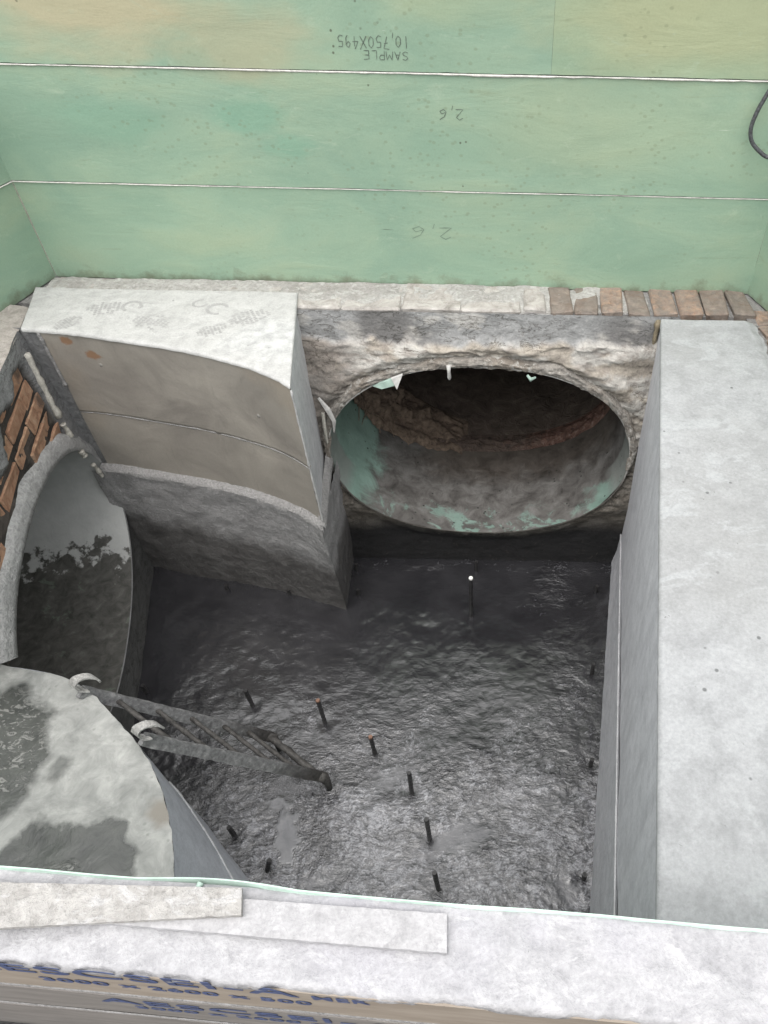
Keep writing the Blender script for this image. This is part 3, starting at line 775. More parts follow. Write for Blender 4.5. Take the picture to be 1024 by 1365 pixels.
# ------------------------------------------------------------------ left wall with the second pipe
LC = (.575, .580); LAs, LAz = .68, .390
S_END = 1.09
def left_wall():
    rt = root('left_wall', 'left wall with a patch of flaked orange bricks above the dark pipe mouth', 'wall', tuple(left(.5, 0)))
    nt_, nr = 300, 44; S0, S1, Z0, Z1 = -.12, 1.9, -.03, ZB-.006
    cols = []
    def fn(u, v):
        th = 2*math.pi*u; ca, sa = oval(th, LAs+.004, LAz+.004)
        t = 1e9
        for bound, comp, cc in ((S1, ca, LC[0]), (S0, ca, LC[0]), (Z1, sa, LC[1]), (Z0, sa, LC[1])):
            if abs(comp) > 1e-6:
                k = (bound-cc)/comp
                if k > 0: t = min(t, k)
        t = max(t, 1.003); k = lerp(1, t, v); s, z = LC[0]+ca*k, LC[1]+sa*k
        n1 = fbm((s, z, 0), 9, 6); n3 = noise.noise(Vector((s*5, z*5, 3)))
        pl = sstep(-.01, .01, z-(1.248+.05*noise.noise(Vector((s*7, 1, 0)))+.02*noise.noise(Vector((s*25, 1, 0)))-.10*sstep(.32, .5, s)*sstep(.75, .5, s)))
        pl = max(pl, sstep(.02, -.02, s+.02*n3))
        out = lerp(-.007+.007*n1, .008+.003*n1, pl)
        low = sstep(.62, .5, z); out = lerp(out, .004*n1, low)
        c = (.040, .035, .031) if n1 < .1 else (.075, .064, .055)
        g = (.235, .235, .235); c = tuple(lerp(a, b, pl) for a, b in zip(c, g))
        c = tuple(lerp(a, b, low) for a, b in zip(c, (.085, .085, .082)))
        cols.append((*c, 1))
        return left(s, z, out)
    vs, fs = grid(fn, nt_, nr, wrap=True)
    # the wall stops where the round bench begins
    keep = [f for f in fs if min((Vector(vs[i]).xy-A).dot(LD) for i in f) < S_END]
    o = obj('plaster', vs, keep, 'rough', rt, smooth=True)
    ca = o.data.color_attributes.new('zone', 'FLOAT_COLOR', 'POINT'); ca.data.foreach_set('color', [x for c in cols for x in c])
    # top of the wall out to the green sheets
    def top(u, v):
        s = lerp(-.30, S_END, u); p = left(s, ZB, .008); q = Vector((GL0.x, GL0.y))+GLd*(2.822-p.y)/abs(GLd.y)*1.0
        x = lerp(p.x, q.x-.02, v); y = p.y
        return (x, y, ZB-.002+.006*fbm((x, y, 0), 9, 4)-.012*(1-v)**8)
    vs, fs = grid(top, 70, 14); fs = [f[::-1] for f in fs]; obj('ledge', vs, fs, 'plaster_ledge', rt, smooth=True)
    # exposed bricks, four courses with broken edges
    ax = (Vector((LD.x, LD.y, 0)), Vector((-LN.x, -LN.y, 0)), Vector((0, 0, 1)))
    ms = [brick_mesh((.21, .045, .064), .0065, 'brick', 50+k) for k in range(6)]
    rr = random.Random(11); z = .955
    for c in range(5):
        s = -.02-.10*(c % 2)+.012*c; zz = .945+c*.074
        while s < 1.16:
            sc_ = rr.uniform(.88, 1.02)
            L = .21*sc_
            top_lim = 1.275-.06*sstep(.32, .5, s+L/2)*sstep(.75, .5, s+L/2)
            cs, cz = s+L/2, zz
            ov = ((cs-LC[0])/(LAs+.075))**2+((cz-LC[1])/(LAz+.075))**2
            if s < -.06: cs, sc_ = s+L*.5+.06, sc_*.55
            if cz < top_lim and ov > 1.0:
                p = left(cs, cz, rr.uniform(-.029, -.021))
                a = rr.uniform(-.05, .05)
                place_brick(ms[rr.randrange(6)], p, rt, ax, (sc_, 1, rr.uniform(.85, 1.08)))
            s += L+rr.uniform(.006, .018)
    # lumpy sealant down the corner with the curved bench
    def bead(z0, z1, r, k):
        n = 16; pts = []
        for i in range(n):
            t = i/(n-1); z = lerp(z0, z1, t)
            s = -.060+.055*sstep(1.3, .95, z)-.06*sstep(.85, .5, z)+.008*noise.noise(Vector((z*14, k, 0)))
            pts.append(left(s, z, .012))
        rad = [r*(.75+.5*noise.noise(Vector((i*.7, k, 3)))+(.25 if i in (0, 1, n-2) else 0)) for i in range(n)]
        vs, fs = tube(pts, rad, 8, .35, k); obj('sealant', vs, fs, 'foam', rt, smooth=True)
    bead(1.262, .985, .016, 1.0); bead(.955, .885, .014, 5.0); bead(.80, .765, .012, 12.0); bead(.70, .61, .011, 9.0)
    return rt
MT['plaster_ledge'] = concrete('worn pinkish ledge', (0.240, 0.212, 0.188), (0.400, 0.368, 0.336), 9, .5, .7, .9)
left_wall()

def left_pipe():
    rt = root('pipe', 'oval pipe mouth in the left wall with wavy dark tide mark inside', 'pipe', tuple(left(.575, .2)))
    out = Vector((LN.x, LN.y, 0))
    def fn(u, v):
        th = lerp(R(47), R(322), u); es, ez = oval(th, LAs, LAz)
        p = left(LC[0]+es, LC[1]+ez, .012); return p+out*(v**1.3*2.4)
    vs, fs = grid(fn, 130, 30); o = obj('liner', vs, fs, 'leftpipe', rt, smooth=True)
    vs2 = [left(LC[0]+oval(2*math.pi*i/80, LAs, LAz)[0], LC[1]+oval(2*math.pi*i/80, LAs, LAz)[1])+out*2.2 for i in range(80)]
    obj('far_end', vs2, [tuple(range(80))], 'tunnel', rt)
    # mortar collar round the mouth
    def rim(u, v):
        th = lerp(R(43.2), R(205), u); k = int(round(v*5))
        g = (.001, .001, .022, .05, .07, .085)[k]; h = (.0125, .0135, .0135, .011, .006, -.02)[k]
        wv = 1+.25*noise.noise(Vector((th*5, 0, 1)))
        if th > R(160): g *= lerp(1, .25, sstep(R(160), R(200), th))
        es, ez = oval(th, LAs+g*wv, LAz+g*wv)
        p = left(LC[0]+es, LC[1]+ez, h+.004*fbm((es, ez, k*.3), 22, 4)*(k > 1)); return p
    vs, fs = grid(rim, 150, 6); obj('collar', vs, fs, 'rim', rt, smooth=True)
    def rim2(u, v):
        th = lerp(R(200), R(325), u); k = int(round(v*3)); g = (.001, .001, .006, .012)[k]; h = (.0125, .016, .016, -.01)[k]
        es, ez = oval(th, LAs+g, LAz+g); return left(LC[0]+es, LC[1]+ez, h)
    vs, fs = grid(rim2, 110, 4); obj('lower_edge', vs, fs, 'skirt', rt, smooth=True)
left_pipe()

# ------------------------------------------------------------------ curved bench at the back left
def curved_bench():
    rt = root('curved_bench', 'tall bench with concave brown front and white top marked by boot prints', 'bench', (-1.3, 2.4, 0))
    n = 60; C = [curve_pt(i/(n-1)) for i in range(n)]
    T0 = .145                                   # where the sheet starts on the curve
    bk = Vector((-.85, 2.625)); rc = Vector(CURVE[-1])
    # top slab with slightly uneven surface
    def top(u, v):
        c = curve_pt(u); b = Vector((lerp(-1.95, bk.x-.012, u), 2.70))
        p = c.lerp(b, v); e = .004*noise.noise(Vector((p.x*40, p.y*40, 0)))*(1 if v < .02 else 0)
        return (p.x, p.y-e, ZB+.003+.0025*fbm((p.x, p.y, 0), 6, 4)-(.004 if v == 0 else 0))
    vs, fs = grid(top, 90, 30)
    k = len(vs)
    vs += [(vs[i][0], vs[i][1]+.0005, ZB-.010) for i in range(90)]; fs += [(i+1, i, k+i, k+i+1) for i in range(89)]
    k2 = len(vs); ed = [j*90+89 for j in range(30)]
    vs += [(vs[i][0]-.0005, vs[i][1], ZB-.010) for i in ed]; fs += [(ed[j+1], ed[j], k2+j, k2+j+1) for j in range(29)]
    obj('top', vs, fs, 'bench_top', rt, smooth=True)
    # two sheets one above the other
    SE = .945
    for nm, z0, z1, off in (('sheet', SE+.001, ZB-.008, .002), ('sheet', .64, SE-.001, .0022)):
        def sh(u, v):
            t = lerp(T0, 1, u); c = curve_pt(t); z = lerp(z0, z1, v)
            d = off+.004*fbm((c.x, 0, z), 3, 4)+.004*math.exp(-((c.x+1.13+.10*(1.34-z))/.012)**2)
            return (c.x-.25*d*.0, c.y+.008-d, z)
        vs, fs = grid(sh, 110, 34); nu = 110
        # thickness along the bottom and the right edge
        k = len(vs); vs += [(vs[i][0], vs[i][1]+.02, vs[i][2]) for i in range(nu)]; fs += [(i, k+i, k+i+1, i+1) for i in range(nu-1)]
        obj(nm, vs, fs, 'curved', rt, smooth=True)
    def sd(u):
        t = lerp(T0, 1, u); c = curve_pt(t); return Vector((c.x, c.y+.0055, SE+.0012*noise.noise(Vector((c.x*9, 0, 0)))))
    vs, fs = tube([sd(i/60) for i in range(61)], [.0028+.0016*noise.noise(Vector((i*.5, 2, 0))) for i in range(61)], 6, .4)
    obj('seam', vs, fs, 'bead', rt, smooth=True)
    # recessed cement strip between the sheet and the left wall
    def st(u, v):
        t = lerp(-.0, T0+.01, u); c = curve_pt(t); z = lerp(0, ZB-.004, v)
        return (c.x-(.10 if u == 0 else 0), c.y+.022+.004*fbm((c.x, 1, z), 9, 4), z)
    vs, fs = grid(st, 8, 50); obj('edge_strip', vs, fs, 'skirt', rt, smooth=True)
    c0 = curve_pt(T0)
    vs, fs = tube([Vector((c0.x-.004, c0.y+.004, lerp(ZB-.01, 1.08, i/24))) for i in range(25)], [.008+.003*noise.noise(Vector((i*.8, 4, 0))) for i in range(25)], 6, .5)
    obj('edge_bead', vs, fs, 'bead', rt, smooth=True)
    # right-hand face
    def rf(u, v):
        p = rc.lerp(bk, u); z = lerp(.63, ZB-.004, v); return (p.x+.003*fbm((p.x, p.y, z), 5, 3)-.002, p.y, z)
    vs, fs = grid(rf, 24, 30); obj('side_face', vs, fs, 'benchside', rt, smooth=True)
    vs, fs = tube([Vector((rc.x+.003, rc.y-.003, lerp(ZB-.01, .64, i/30))) for i in range(31)], [.004+.003*noise.noise(Vector((i*.9, 4, 8))) for i in range(31)], 6, .5)
    obj('corner_bead', vs, fs, 'white_top', rt, smooth=True)
    # lower part: sprayed cement, proud of the sheets
    low = [(-1.83, 2.335), (-1.772, 2.315), (-1.60, 2.275), (-1.428, 2.243), (-1.25, 2.208), (-1.05, 2.163), (-.90, 2.118), (-.748, 2.072)]
    def lowpt(t):
        f = t*(len(low)-1); i = min(int(f), len(low)-2); return Vector(low[i]).lerp(Vector(low[i+1]), f-i)
    def lf(u, v):
        c = curve_pt(u); c = Vector((c.x, c.y-.030)); q = lowpt(u); z = lerp(-.03, .632, v)
        p = q.lerp(c, sstep(0, 1, z/.63)); d = .006*fbm((p.x, 0, z), 14, 5)
        return (p.x, p.y+d, z)
    vs, fs = grid(lf, 150, 70); obj('lower_face', vs, fs, 'benchlow', rt, smooth=True)
    lrc = Vector((-.748, 2.03))
    def lr(u, v):
        e = Vector(lf(1.0, v)); p = Vector((e.x, e.y)).lerp(Vector((-.765, 2.46)), u); z = lerp(-.03, .632, v); d = .005*fbm((p.y, 5, z), 14, 5)*(1 if u > .02 else 0)
        return (p.x+d, p.y, z)
    vs, fs = grid(lr, 50, 70); fs = [f for f in fs]; obj('lower_side', vs, fs, 'benchlow', rt, smooth=True)
    # pale mortar ledge on top of it
    def lg(u, v):
        t = lerp(.10, 1, u); c = curve_pt(t); k = int(round(v*4))
        y = (.010, -.006, -.020, -.030, -.030)[k]; z = (.648, .645, .638, .630, .612)[k]
        w_ = .006*noise.noise(Vector((c.x*14, k, 0)))+.004*noise.noise(Vector((c.x*45, k, 2)))
        return (c.x+(.006 if u > .99 else 0), c.y+y+w_*.6, z+w_)
    vs, fs = grid(lg, 160, 5); fs = [f[::-1] for f in fs]; obj('mortar_ledge', vs, fs, 'bead', rt, smooth=True)
    def lg2(u, v):
        p = Vector((-.752, 2.018)).lerp(Vector((-.80, 2.46)), u); k = int(round(v*4))
        x = (-.012, .002, .014, .018, .012)[k]; z = (.668, .660, .645, .632, .61)[k]
        return (p.x+x, p.y, z+.005*noise.noise(Vector((p.y*20, k, 0)))+.05*u*0)
    vs, fs = grid(lg2, 60, 5); obj('side_ledge', vs, fs, 'bead', rt, smooth=True)
    # solid core so that light cannot leak through
    core = [(-1.80, 2.42), (-1.3, 2.33), (-.95, 2.235), (-.80, 2.13), (-.86, 2.62), (-1.8, 2.62)]
    vs, fs = poly_prism(core, 0, ZB-.05); obj('core', vs, fs, 'skirt', rt)
    # boot prints
    def lugs(kind, c, ang, s):
        vs, fs = [], []
        ca, sa = math.cos(ang), math.sin(ang)
        def quad(x, y, wx, wy, a=0):
            k = len(vs); c2, s2 = math.cos(a), math.sin(a)
            for i, j in ((-1, -1), (1, -1), (1, 1), (-1, 1)):
                px, py = x+c2*i*wx-s2*j*wy, y+s2*i*wx+c2*j*wy; px *= s; py *= s
                X, Y_ = c[0]+ca*px-sa*py, c[1]+sa*px+ca*py
                vs.append((X, Y_, ZB+.0042+.0025*fbm((X, Y_, 0), 6, 4)))
            fs.append((k, k+1, k+2, k+3))
        rr = random.Random(int(abs(c[0])*999))
        if kind == 'heel':
            for k in range(9):
                a = R(-30+k*30)
                if rr.random() < .9: quad(.034*math.cos(a), .036*math.sin(a), .0065, .0085, a)
        else:
            for i in range(-4, 5):
                for j in range(-3, 4):
                    if (i/4.6)**2+(j/3.6)**2 < 1 and rr.random() < .85:
                        quad(i*.0165, j*.0135+(i % 2)*.006, .0058*rr.uniform(.7, 1.1), .0048*rr.uniform(.7, 1.1), .3)
        obj('boot_print', vs, fs, 'foot', rt)
    for kind, c, ang, s in (('ball', (-1.60, 2.545), .2, 1.0), ('heel', (-1.50, 2.565), .4, 1.0), ('ball', (-1.385, 2.455), -.3, 1.05), ('heel', (-1.155, 2.56), 1.2, 1.1), ('heel', (-1.235, 2.60), 2.2, .8), ('ball', (-1.01, 2.50), .5, 1.1), ('ball', (-1.13, 2.40), .5, .8), ('ball', (-1.70, 2.435), .9, .75), ('heel', (-1.05, 2.50), 2.8, .9)):
        lugs(kind, c, ang, s)
curved_bench()

# ------------------------------------------------------------------ right bench
def right_bench():
    rt = root('long_bench', 'long flat grey concrete bench along the right side of the pit', 'bench', (.7, 1.4, 0))
    def top(u, v):
        y = lerp(.34, 2.553, v); xl = RB.x+(RA.x-RB.x)*(y-RB.y)/(RA.y-RB.y)
        xr = 1.005+.02*noise.noise(Vector((y*6, 0, 0)))+.012*noise.noise(Vector((y*22, 0, 0)))+.02*(2.55-y)
        x = lerp(xl, xr, u)
        return (x+(.0015*noise.noise(Vector((y*40, 3, 0))) if u == 0 else 0), y, ZB+.003*fbm((x, y, 0), 4, 5)-(.012*sstep(.9, 1, u))-(.003 if u == 0 else 0))
    vs, fs = grid(top, 60, 150); nu = 60
    k = len(vs); ed = [j*nu for j in range(150)]
    vs += [(vs[i][0]+.001, vs[i][1], ZB-.03) for i in ed]; fs += [(ed[j], ed[j+1], k+j+1, k+j) for j in range(149)]
    fs = [f for f in fs]
    obj('top', vs, fs, 'slab', rt, smooth=True)
    def face(u, v):
        p = RA.lerp(RB, u); z = lerp(-.02, ZB-.01, v)
        return (p.x+.006+.004*fbm((p.x, p.y, z*.6), 3, 4), p.y, z)
    vs, fs = grid(face, 120, 50); obj('face', vs, fs, 'rightface', rt, smooth=True)
    # lower coat with a pale ridge that climbs towards the front
    def zr(y): return lerp(.17, .64, (2.5-y)/1.9)+.0
    def sk(u, v):
        p = RA.lerp(RB, u); t = zr(p.y); z = lerp(-.03, t, v)
        o = .003+.040*(1-v)**2*lerp(.7, .35, u)+.003*fbm((p.x, p.y, z), 9, 5)
        if v == 1: o = -.004
        return (p.x-o, p.y, z)
    vs, fs = grid(sk, 140, 40); obj('lower_coat', vs, fs, 'skirt2', rt, smooth=True)
    pts = [Vector((RA.lerp(RB, i/80).x-.002, RA.lerp(RB, i/80).y, zr(RA.lerp(RB, i/80).y))) for i in range(81)]
    vs, fs = tube(pts, [.0032+.0016*noise.noise(Vector((i*.6, 1, 1))) for i in range(81)], 6, .4); obj('ridge', vs, fs, 'benchside', rt, smooth=True)
    core = [(RB.x+.03, RB.y+.03), (1.0, .33), (.99, 2.54), (RA.x+.03, 2.54)]
    vs, fs = poly_prism(core, 0, ZB-.03); obj('core', vs, fs, 'slab', rt)
    # brown sealant run at the far top corner
    pts = [Vector((.625-.01*t, 2.572-.0*t, lerp(ZB-.02, ZB-.22, t))) for t in [i/10 for i in range(11)]]
    vs, fs = tube(pts, [.010, .014, .010, .009, .010, .009, .011, .010, .009, .008, .006], 7, .5); obj('sealant', vs, fs, 'oldseal', rt, smooth=True)
MT['skirt2'] = concrete('grey sprayed cement', (.42, .425, .45), (.53, .53, .55), 6, .3, .6, .8)
MT['oldseal'] = m_simple('brown old sealant', (.20, .165, .11), .8, .5, 40, .6)
right_bench()

def right_wall():
    rt = root('right_wall', 'old brick wall top with chipped bricks beside the long grey bench', 'wall', (1.15, 1.5, 0))
    def top(u, v):
        y = lerp(.34, 2.70, v); x = lerp(.985+.02*(2.55-y), 1.06+.36*(2.75-y), u)
        return (x, y, ZB-.022+.012*fbm((x, y, 1), 9, 6))
    vs, fs = grid(top, 40, 160); obj('mortar_bed', vs, fs, 'mortar2', rt, smooth=True)
    ms = [brick_mesh((.11, .105, .075), .008, 'brick_dirty', 80+k) for k in range(4)]
    rr = random.Random(5); y = 2.61
    for i in range(6):
        y = 2.605-i*.112
        for j in range(3):
            x = 1.075+j*.118+.02*(2.55-y)
            if x > 1.03+.34*(2.79-y)+.03: continue
            place_brick(ms[rr.randrange(4)], (x+rr.uniform(-.006, .006), y, ZB-.052+rr.uniform(-.006, .006)), rt, scale=(1, 1, 1))
    vs, fs = poly_prism([(1.01, .34), (1.9, .34), (1.05, 2.7), (1.01, 2.7)], 0, ZB-.06); obj('core', vs, fs, 'mortar', rt)
right_wall()

# ------------------------------------------------------------------ round bench at the near left
def round_bench():
    rt = root('round_bench', 'low bench with rounded edge and wet cement slurry on its pale top', 'bench', (-1.4, .8, 0))
    n = 90
    def cp(t, L):
        f = t*(len(L)-1); i = min(int(f), len(L)-2); f -= i
        P = [Vector(L[max(0, min(len(L)-1, i+k))]) for k in (-1, 0, 1, 2)]
        return .5*((2*P[1])+(P[2]-P[0])*f+(2*P[0]-5*P[1]+4*P[2]-P[3])*f*f+(3*P[1]-P[0]-3*P[2]+P[3])*f**3)
    Z = .73
    def top(u, v):
        e = cp(u, NEAR); c = Vector((lerp(-2.5, -1.6, u), .375)); p = e.lerp(c, v)
        r = .003*noise.noise(Vector((p.x*30, p.y*30, 0))) if v == 0 else 0
        return (p.x+r, p.y+r, Z+.004*fbm((p.x, p.y, 0), 8, 5)-(.004 if v == 0 else 0))
    vs, fs = grid(top, n*2, 60); fs = [f[::-1] for f in fs]
    obj('top', vs, fs, 'near', rt, smooth=True)
    def side(u, v):
        e = cp(u, NEAR); t = (cp(min(1, u+.01), NEAR)-cp(max(0, u-.01), NEAR)).normalized(); nn = Vector((-t.y, t.x))
        if nn.dot(e-Vector((-1.9, .4))) < 0: nn = -nn
        z = lerp(-.03, Z-.003, v); fl = lerp(.02, .125, sstep(.55, .85, u))
        k = 1-max(0, z)/Z; p = e+nn*(fl*(k**1.7))
        d = .002*fbm((p.x, p.y, z), 6, 4)
        return (p.x+nn.x*d, p.y+nn.y*d, z)
    vs, fs = grid(side, n*2, 40); obj('side_face', vs, fs, 'bluegrey', rt, smooth=True)
    pts = []
    for i in range(50):
        u = lerp(.5, 1, i/49); v = lerp(.50, .13, i/49); pts.append(Vector(side(u, v))+Vector((.001, .001, 0)))
    vs, fs = tube(pts, [.004+.002*noise.noise(Vector((i*.6, 1, 1))) for i in range(50)], 6, .4); obj('ridge', vs, fs, 'benchside', rt, smooth=True)
MT['bluegrey'] = concrete('blue grey render', (.47, .485, .525), (.57, .585, .625), 5, .3, .25, .75, streak=(4, 4, 1.0))
round_bench()

# ------------------------------------------------------------------ green formwork walls
SEAMS = (ZB-.012, 1.728, 2.130, 2.53)
def sheet(name, p0, p1, z0, z1, mat, parent, th=.03, bow=.004, lean=0.0):
    """formwork sheet from plan point p0 to p1; its face looks to the left of p1-p0... towards the pit"""
    p0, p1 = Vector(p0), Vector(p1); t = (p1-p0).normalized(); nn = Vector((t.y, -t.x))
    L = (p1-p0).length; nu, nv = max(8, int(L/.035)), 14
    def fn(u, v):
        p = p0.lerp(p1, u); z = lerp(z0, z1, v)
        d = bow*fbm((p.x, p.y, z), 1.6, 4)+lean*(v-.5)
        z += .0016*noise.noise(Vector((p.x*7, p.y*7, v*3)))+(.0022*noise.noise(Vector((p.x*31, p.y*31, v*3))) if v in (0, 1) else 0)
        return (p.x+nn.x*d, p.y+nn.y*d, z)
    vs, fs = grid(fn, nu, nv)
    k = len(vs); vs += [(v[0]-nn.x*th, v[1]-nn.y*th, v[2]) for v in vs]
    fs += [tuple(i+k for i in f[::-1]) for f in fs]
    for i in range(nu-1):
        fs.append((i+1, i, k+i, k+i+1)); b = (nv-1)*nu; fs.append((b+i, b+i+1, k+b+i+1, k+b+i))
    for j in range(nv-1):
        a, b = j*nu, (j+1)*nu; fs.append((a, b, k+b, k+a)); a, b = a+nu-1, b+nu-1; fs.append((b, a, k+a, k+b))
    return obj(name, vs, fs, mat, parent, smooth=False)
def filler(p0, p1, z, parent, amt=1.0, out=0.004):
    p0, p1 = Vector(p0), Vector(p1); t = (p1-p0).normalized(); nn = Vector((t.y, -t.x)); n = int((p1-p0).length/.012)
    vs, fs = [], []
    for i in range(n):
        p = p0.lerp(p1, i/(n-1)); a = p.x*3+p.y*5
        h = amt*(.007+.006*noise.noise(Vector((a*.9, z, 0)))+.004*noise.noise(Vector((a*7, z, 2)))); h = max(.0012, h)
        zt = z-.001
        o1 = out+.002*noise.noise(Vector((a*9, 1, z)))
        for (dz, o) in ((0, -.004), (0, o1), (-h, o1*.8), (-h-.001, -.006)): vs.append((p.x+nn.x*o, p.y+nn.y*o, zt+dz))
        if i:
            k = len(vs)-8
            for q in range(3): fs.append((k+q, k+q+1, k+q+5, k+q+4))
    o = obj('joint_filler', vs, fs, 'caulk', parent, smooth=True); flip_out(o)
def formwork(name, label, p0, p1, split, mats, lean=.0, courses=3):
    p0, p1 = Vector(p0), Vector(p1); mid = (p0+p1)/2
    rt = root(name, label, 'formwork', (mid.x, mid.y, ZB-.01))
    t = (p1-p0).normalized(); nn = Vector((t.y, -t.x)); L = (p1-p0).length
    for c in range(courses):
        z0, z1 = SEAMS[c]+(.0025 if c else 0), SEAMS[c+1]-.0025
        cuts = [0]+[s for s in split.get(c, [])]+[1]
        for i in range(len(cuts)-1):
            a, b = p0.lerp(p1, cuts[i])+t*(.0003 if i else 0)+nn*(.003*(c)), p0.lerp(p1, cuts[i+1])-t*(.0003 if i < len(cuts)-2 else 0)+nn*(.003*c)
            sheet('sheet', a, b, z0, z1, mats[c][i % len(mats[c])], rt, lean=lean)
        if c < courses-1: filler(p0+nn*.004*c, p1+nn*.004*c, SEAMS[c+1], rt, (.38, .65)[c])
    # backing posts outside
    for k in range(5):
        q = p0.lerp(p1, .06+.22*k)-nn*.085
        vs, fs = box((q.x, q.y, 1.11+.2*(courses+.7)), (.07, .09, .4*(courses+.7)), (Vector((t.x, t.y, 0)), Vector((nn.x, nn.y, 0)), Vector((0, 0, 1)))); obj('backing_post', vs, fs, 'board2', rt)
    return rt
xs = (.143-GL0.x)/(GR0.x-GL0.x)
FB = formwork('formwork_wall', 'stained green formwork wall of three courses across the back, with pencilled sizes', GL0, GR0, {2: [xs]}, (('green_mid',), ('green_mid',), ('green', 'green_yel')))
formwork('formwork_wall', 'green formwork wall at the left edge of the photo, meeting the back one at an angle', GL1, GL0, {0: [.5], 1: [.45], 2: [.5]}, (('green_mid',), ('green_mid',), ('green',)), courses=2)
formwork('formwork_wall', 'green formwork wall at the right edge of the photo, only a sliver in view', GR0, GR1, {0: [.5], 1: [.55], 2: [.5]}, (('green_mid',), ('green_mid',), ('green',)), courses=2)

# handwriting on the sheets, upside down as the sheets are
GLY = {'S': [[(.9, .9), (.45, 1), (.1, .8), (.25, .58), (.75, .42), (.9, .2), (.5, 0), (.05, .12)]], 'A': [[(.05, 0), (.45, 1), (.9, 0)], [(.2, .4), (.75, .4)]],
 'M': [[(0, 0), (.12, 1), (.5, .35), (.85, 1), (1, 0)]], 'P': [[(.1, 0), (.1, 1), (.65, 1), (.85, .75), (.6, .5), (.1, .48)]], 'L': [[(.1, 1), (.1, 0), (.8, .05)]],
 'E': [[(.85, 1), (.1, .95), (.1, 0), (.85, 0)], [(.1, .5), (.7, .5)]], '1': [[(.4, 1), (.45, 0)]], '0': [[(.5, 1), (.12, .7), (.15, .2), (.5, 0), (.85, .3), (.85, .75), (.5, 1)]],
 ',': [[(.3, .1), (.1, -.3)]], '7': [[(.05, 1), (.85, .95), (.35, 0)], [(.25, .5), (.8, .55)]], '5': [[(.85, 1), (.2, 1), (.15, .55), (.7, .55), (.85, .25), (.5, 0), (.05, .1)]],
 'X': [[(0, 0), (1, 1.1)], [(.05, 1), (.95, 0)]], '4': [[(.6, 1), (.1, .4), (.9, .42)], [(.65, .8), (.62, 0)]], '9': [[(.8, .85), (.4, 1), (.15, .7), (.45, .5), (.8, .8), (.75, .2), (.5, 0)]],
 '2': [[(.1, .8), (.45, 1), (.8, .75), (.1, 0), (.9, .03)]], '6': [[(.8, 1), (.3, .7), (.1, .25), (.4, 0), (.8, .2), (.6, .45), (.2, .3)]]}
def write(txt, x_right, z_top, h, w, mat, name, adv=1.15, width=.0022, c=0, slant=.06):
    """strokes on the back formwork; turned by half a turn: first letter at the right, its top downwards"""
    rr = random.Random(len(txt)+int(h*1000)); vs, fs = [], []
    for i, ch in enumerate(txt):
        a = w*.5 if ch == ',' else w
        ox = sum((w*.55 if q == ',' else w)*adv for q in txt[:i]); jz = rr.uniform(-.05, .05)*h; js = rr.uniform(.92, 1.08)
        for st in GLY[ch]:
            P = []
            for k in range(len(st)-1):
                for q in range(4): P.append(Vector(st[k]).lerp(Vector(st[k+1]), q/4))
            P.append(Vector(st[-1])); k0 = len(vs)
            W = []
            for p in P:
                x = x_right-(ox+(p.x+slant*p.y)*a*js); z = z_top-p.y*h*js+jz; W.append(Vector((x, z)))
            for k, p in enumerate(W):
                t = (W[min(k+1, len(W)-1)]-W[max(0, k-1)]).normalized(); nn = Vector((-t.y, t.x))*width*rr.uniform(.6, 1.1)*.5
                for s_ in (-1, 1):
                    q = p+nn*s_; u = (q.x-GL0.x)/(GR0.x-GL0.x); pl = GL0.lerp(GR0, u); tt = (GR0-GL0).normalized(); n2 = Vector((tt.y, -tt.x))
                    z0, z1 = SEAMS[c]+(.0025 if c else 0), SEAMS[c+1]-.0025
                    b = pl+n2*.003*c; d = .004*fbm((b.x, b.y, q.y), 1.6, 4)+.0012
                    vs.append((b.x+n2.x*d, b.y+n2.y*d, q.y))
            for k in range(len(W)-1):
                i0 = k0+2*k; fs.append((i0, i0+1, i0+3, i0+2))
    obj(name, vs, fs, mat, FB)
write('SAMPLE', -.345, 2.193, .026, .023, 'ink', 'handwriting', c=2, width=.0027)
write('10,750X495', -.340, 2.236, .036, .0225, 'ink', 'handwriting', c=2, width=.0028)
write('2,6', -.160, 2.018, .036, .034, 'ink', 'handwriting', c=1, width=.0026)
write('2,6', -.215, 1.585, .048, .062, 'ink_faint', 'handwriting', c=0, width=.0028)

# cable loop against the right end of the back formwork
def cable():
    P = [Vector(p) for p in ((1.10, 2.70, 2.62), (1.02, 2.73, 2.45), (.93, 2.755, 2.20), (.889, 2.758, 2.094), (.870, 2.756, 2.042), (.861, 2.752, 1.989), (.874, 2.748, 1.947), (.906, 2.74, 1.918), (.944, 2.735, 1.898), (1.0, 2.72, 1.90), (1.06, 2.66, 1.95), (1.13, 2.52, 2.10), (1.20, 2.40, 2.4), (1.26, 2.30, 2.62))]
    pts = []
    for i in range(len(P)-1):
        a, b, c, d = P[max(0, i-1)], P[i], P[i+1], P[min(len(P)-1, i+2)]
        for q in range(8):
            f = q/8; pts.append(.5*((2*b)+(c-a)*f+(2*a-5*b+4*c-d)*f*f+(3*b-a-3*c+d)*f**3))
    vs, fs = tube(pts, .0075, 8)
    obj('cable', vs, fs, 'cable', None, True, ('black cable looped down over the green sheets at the right edge', 'cable'), loc=(.95, 2.74, 1.9))
cable()

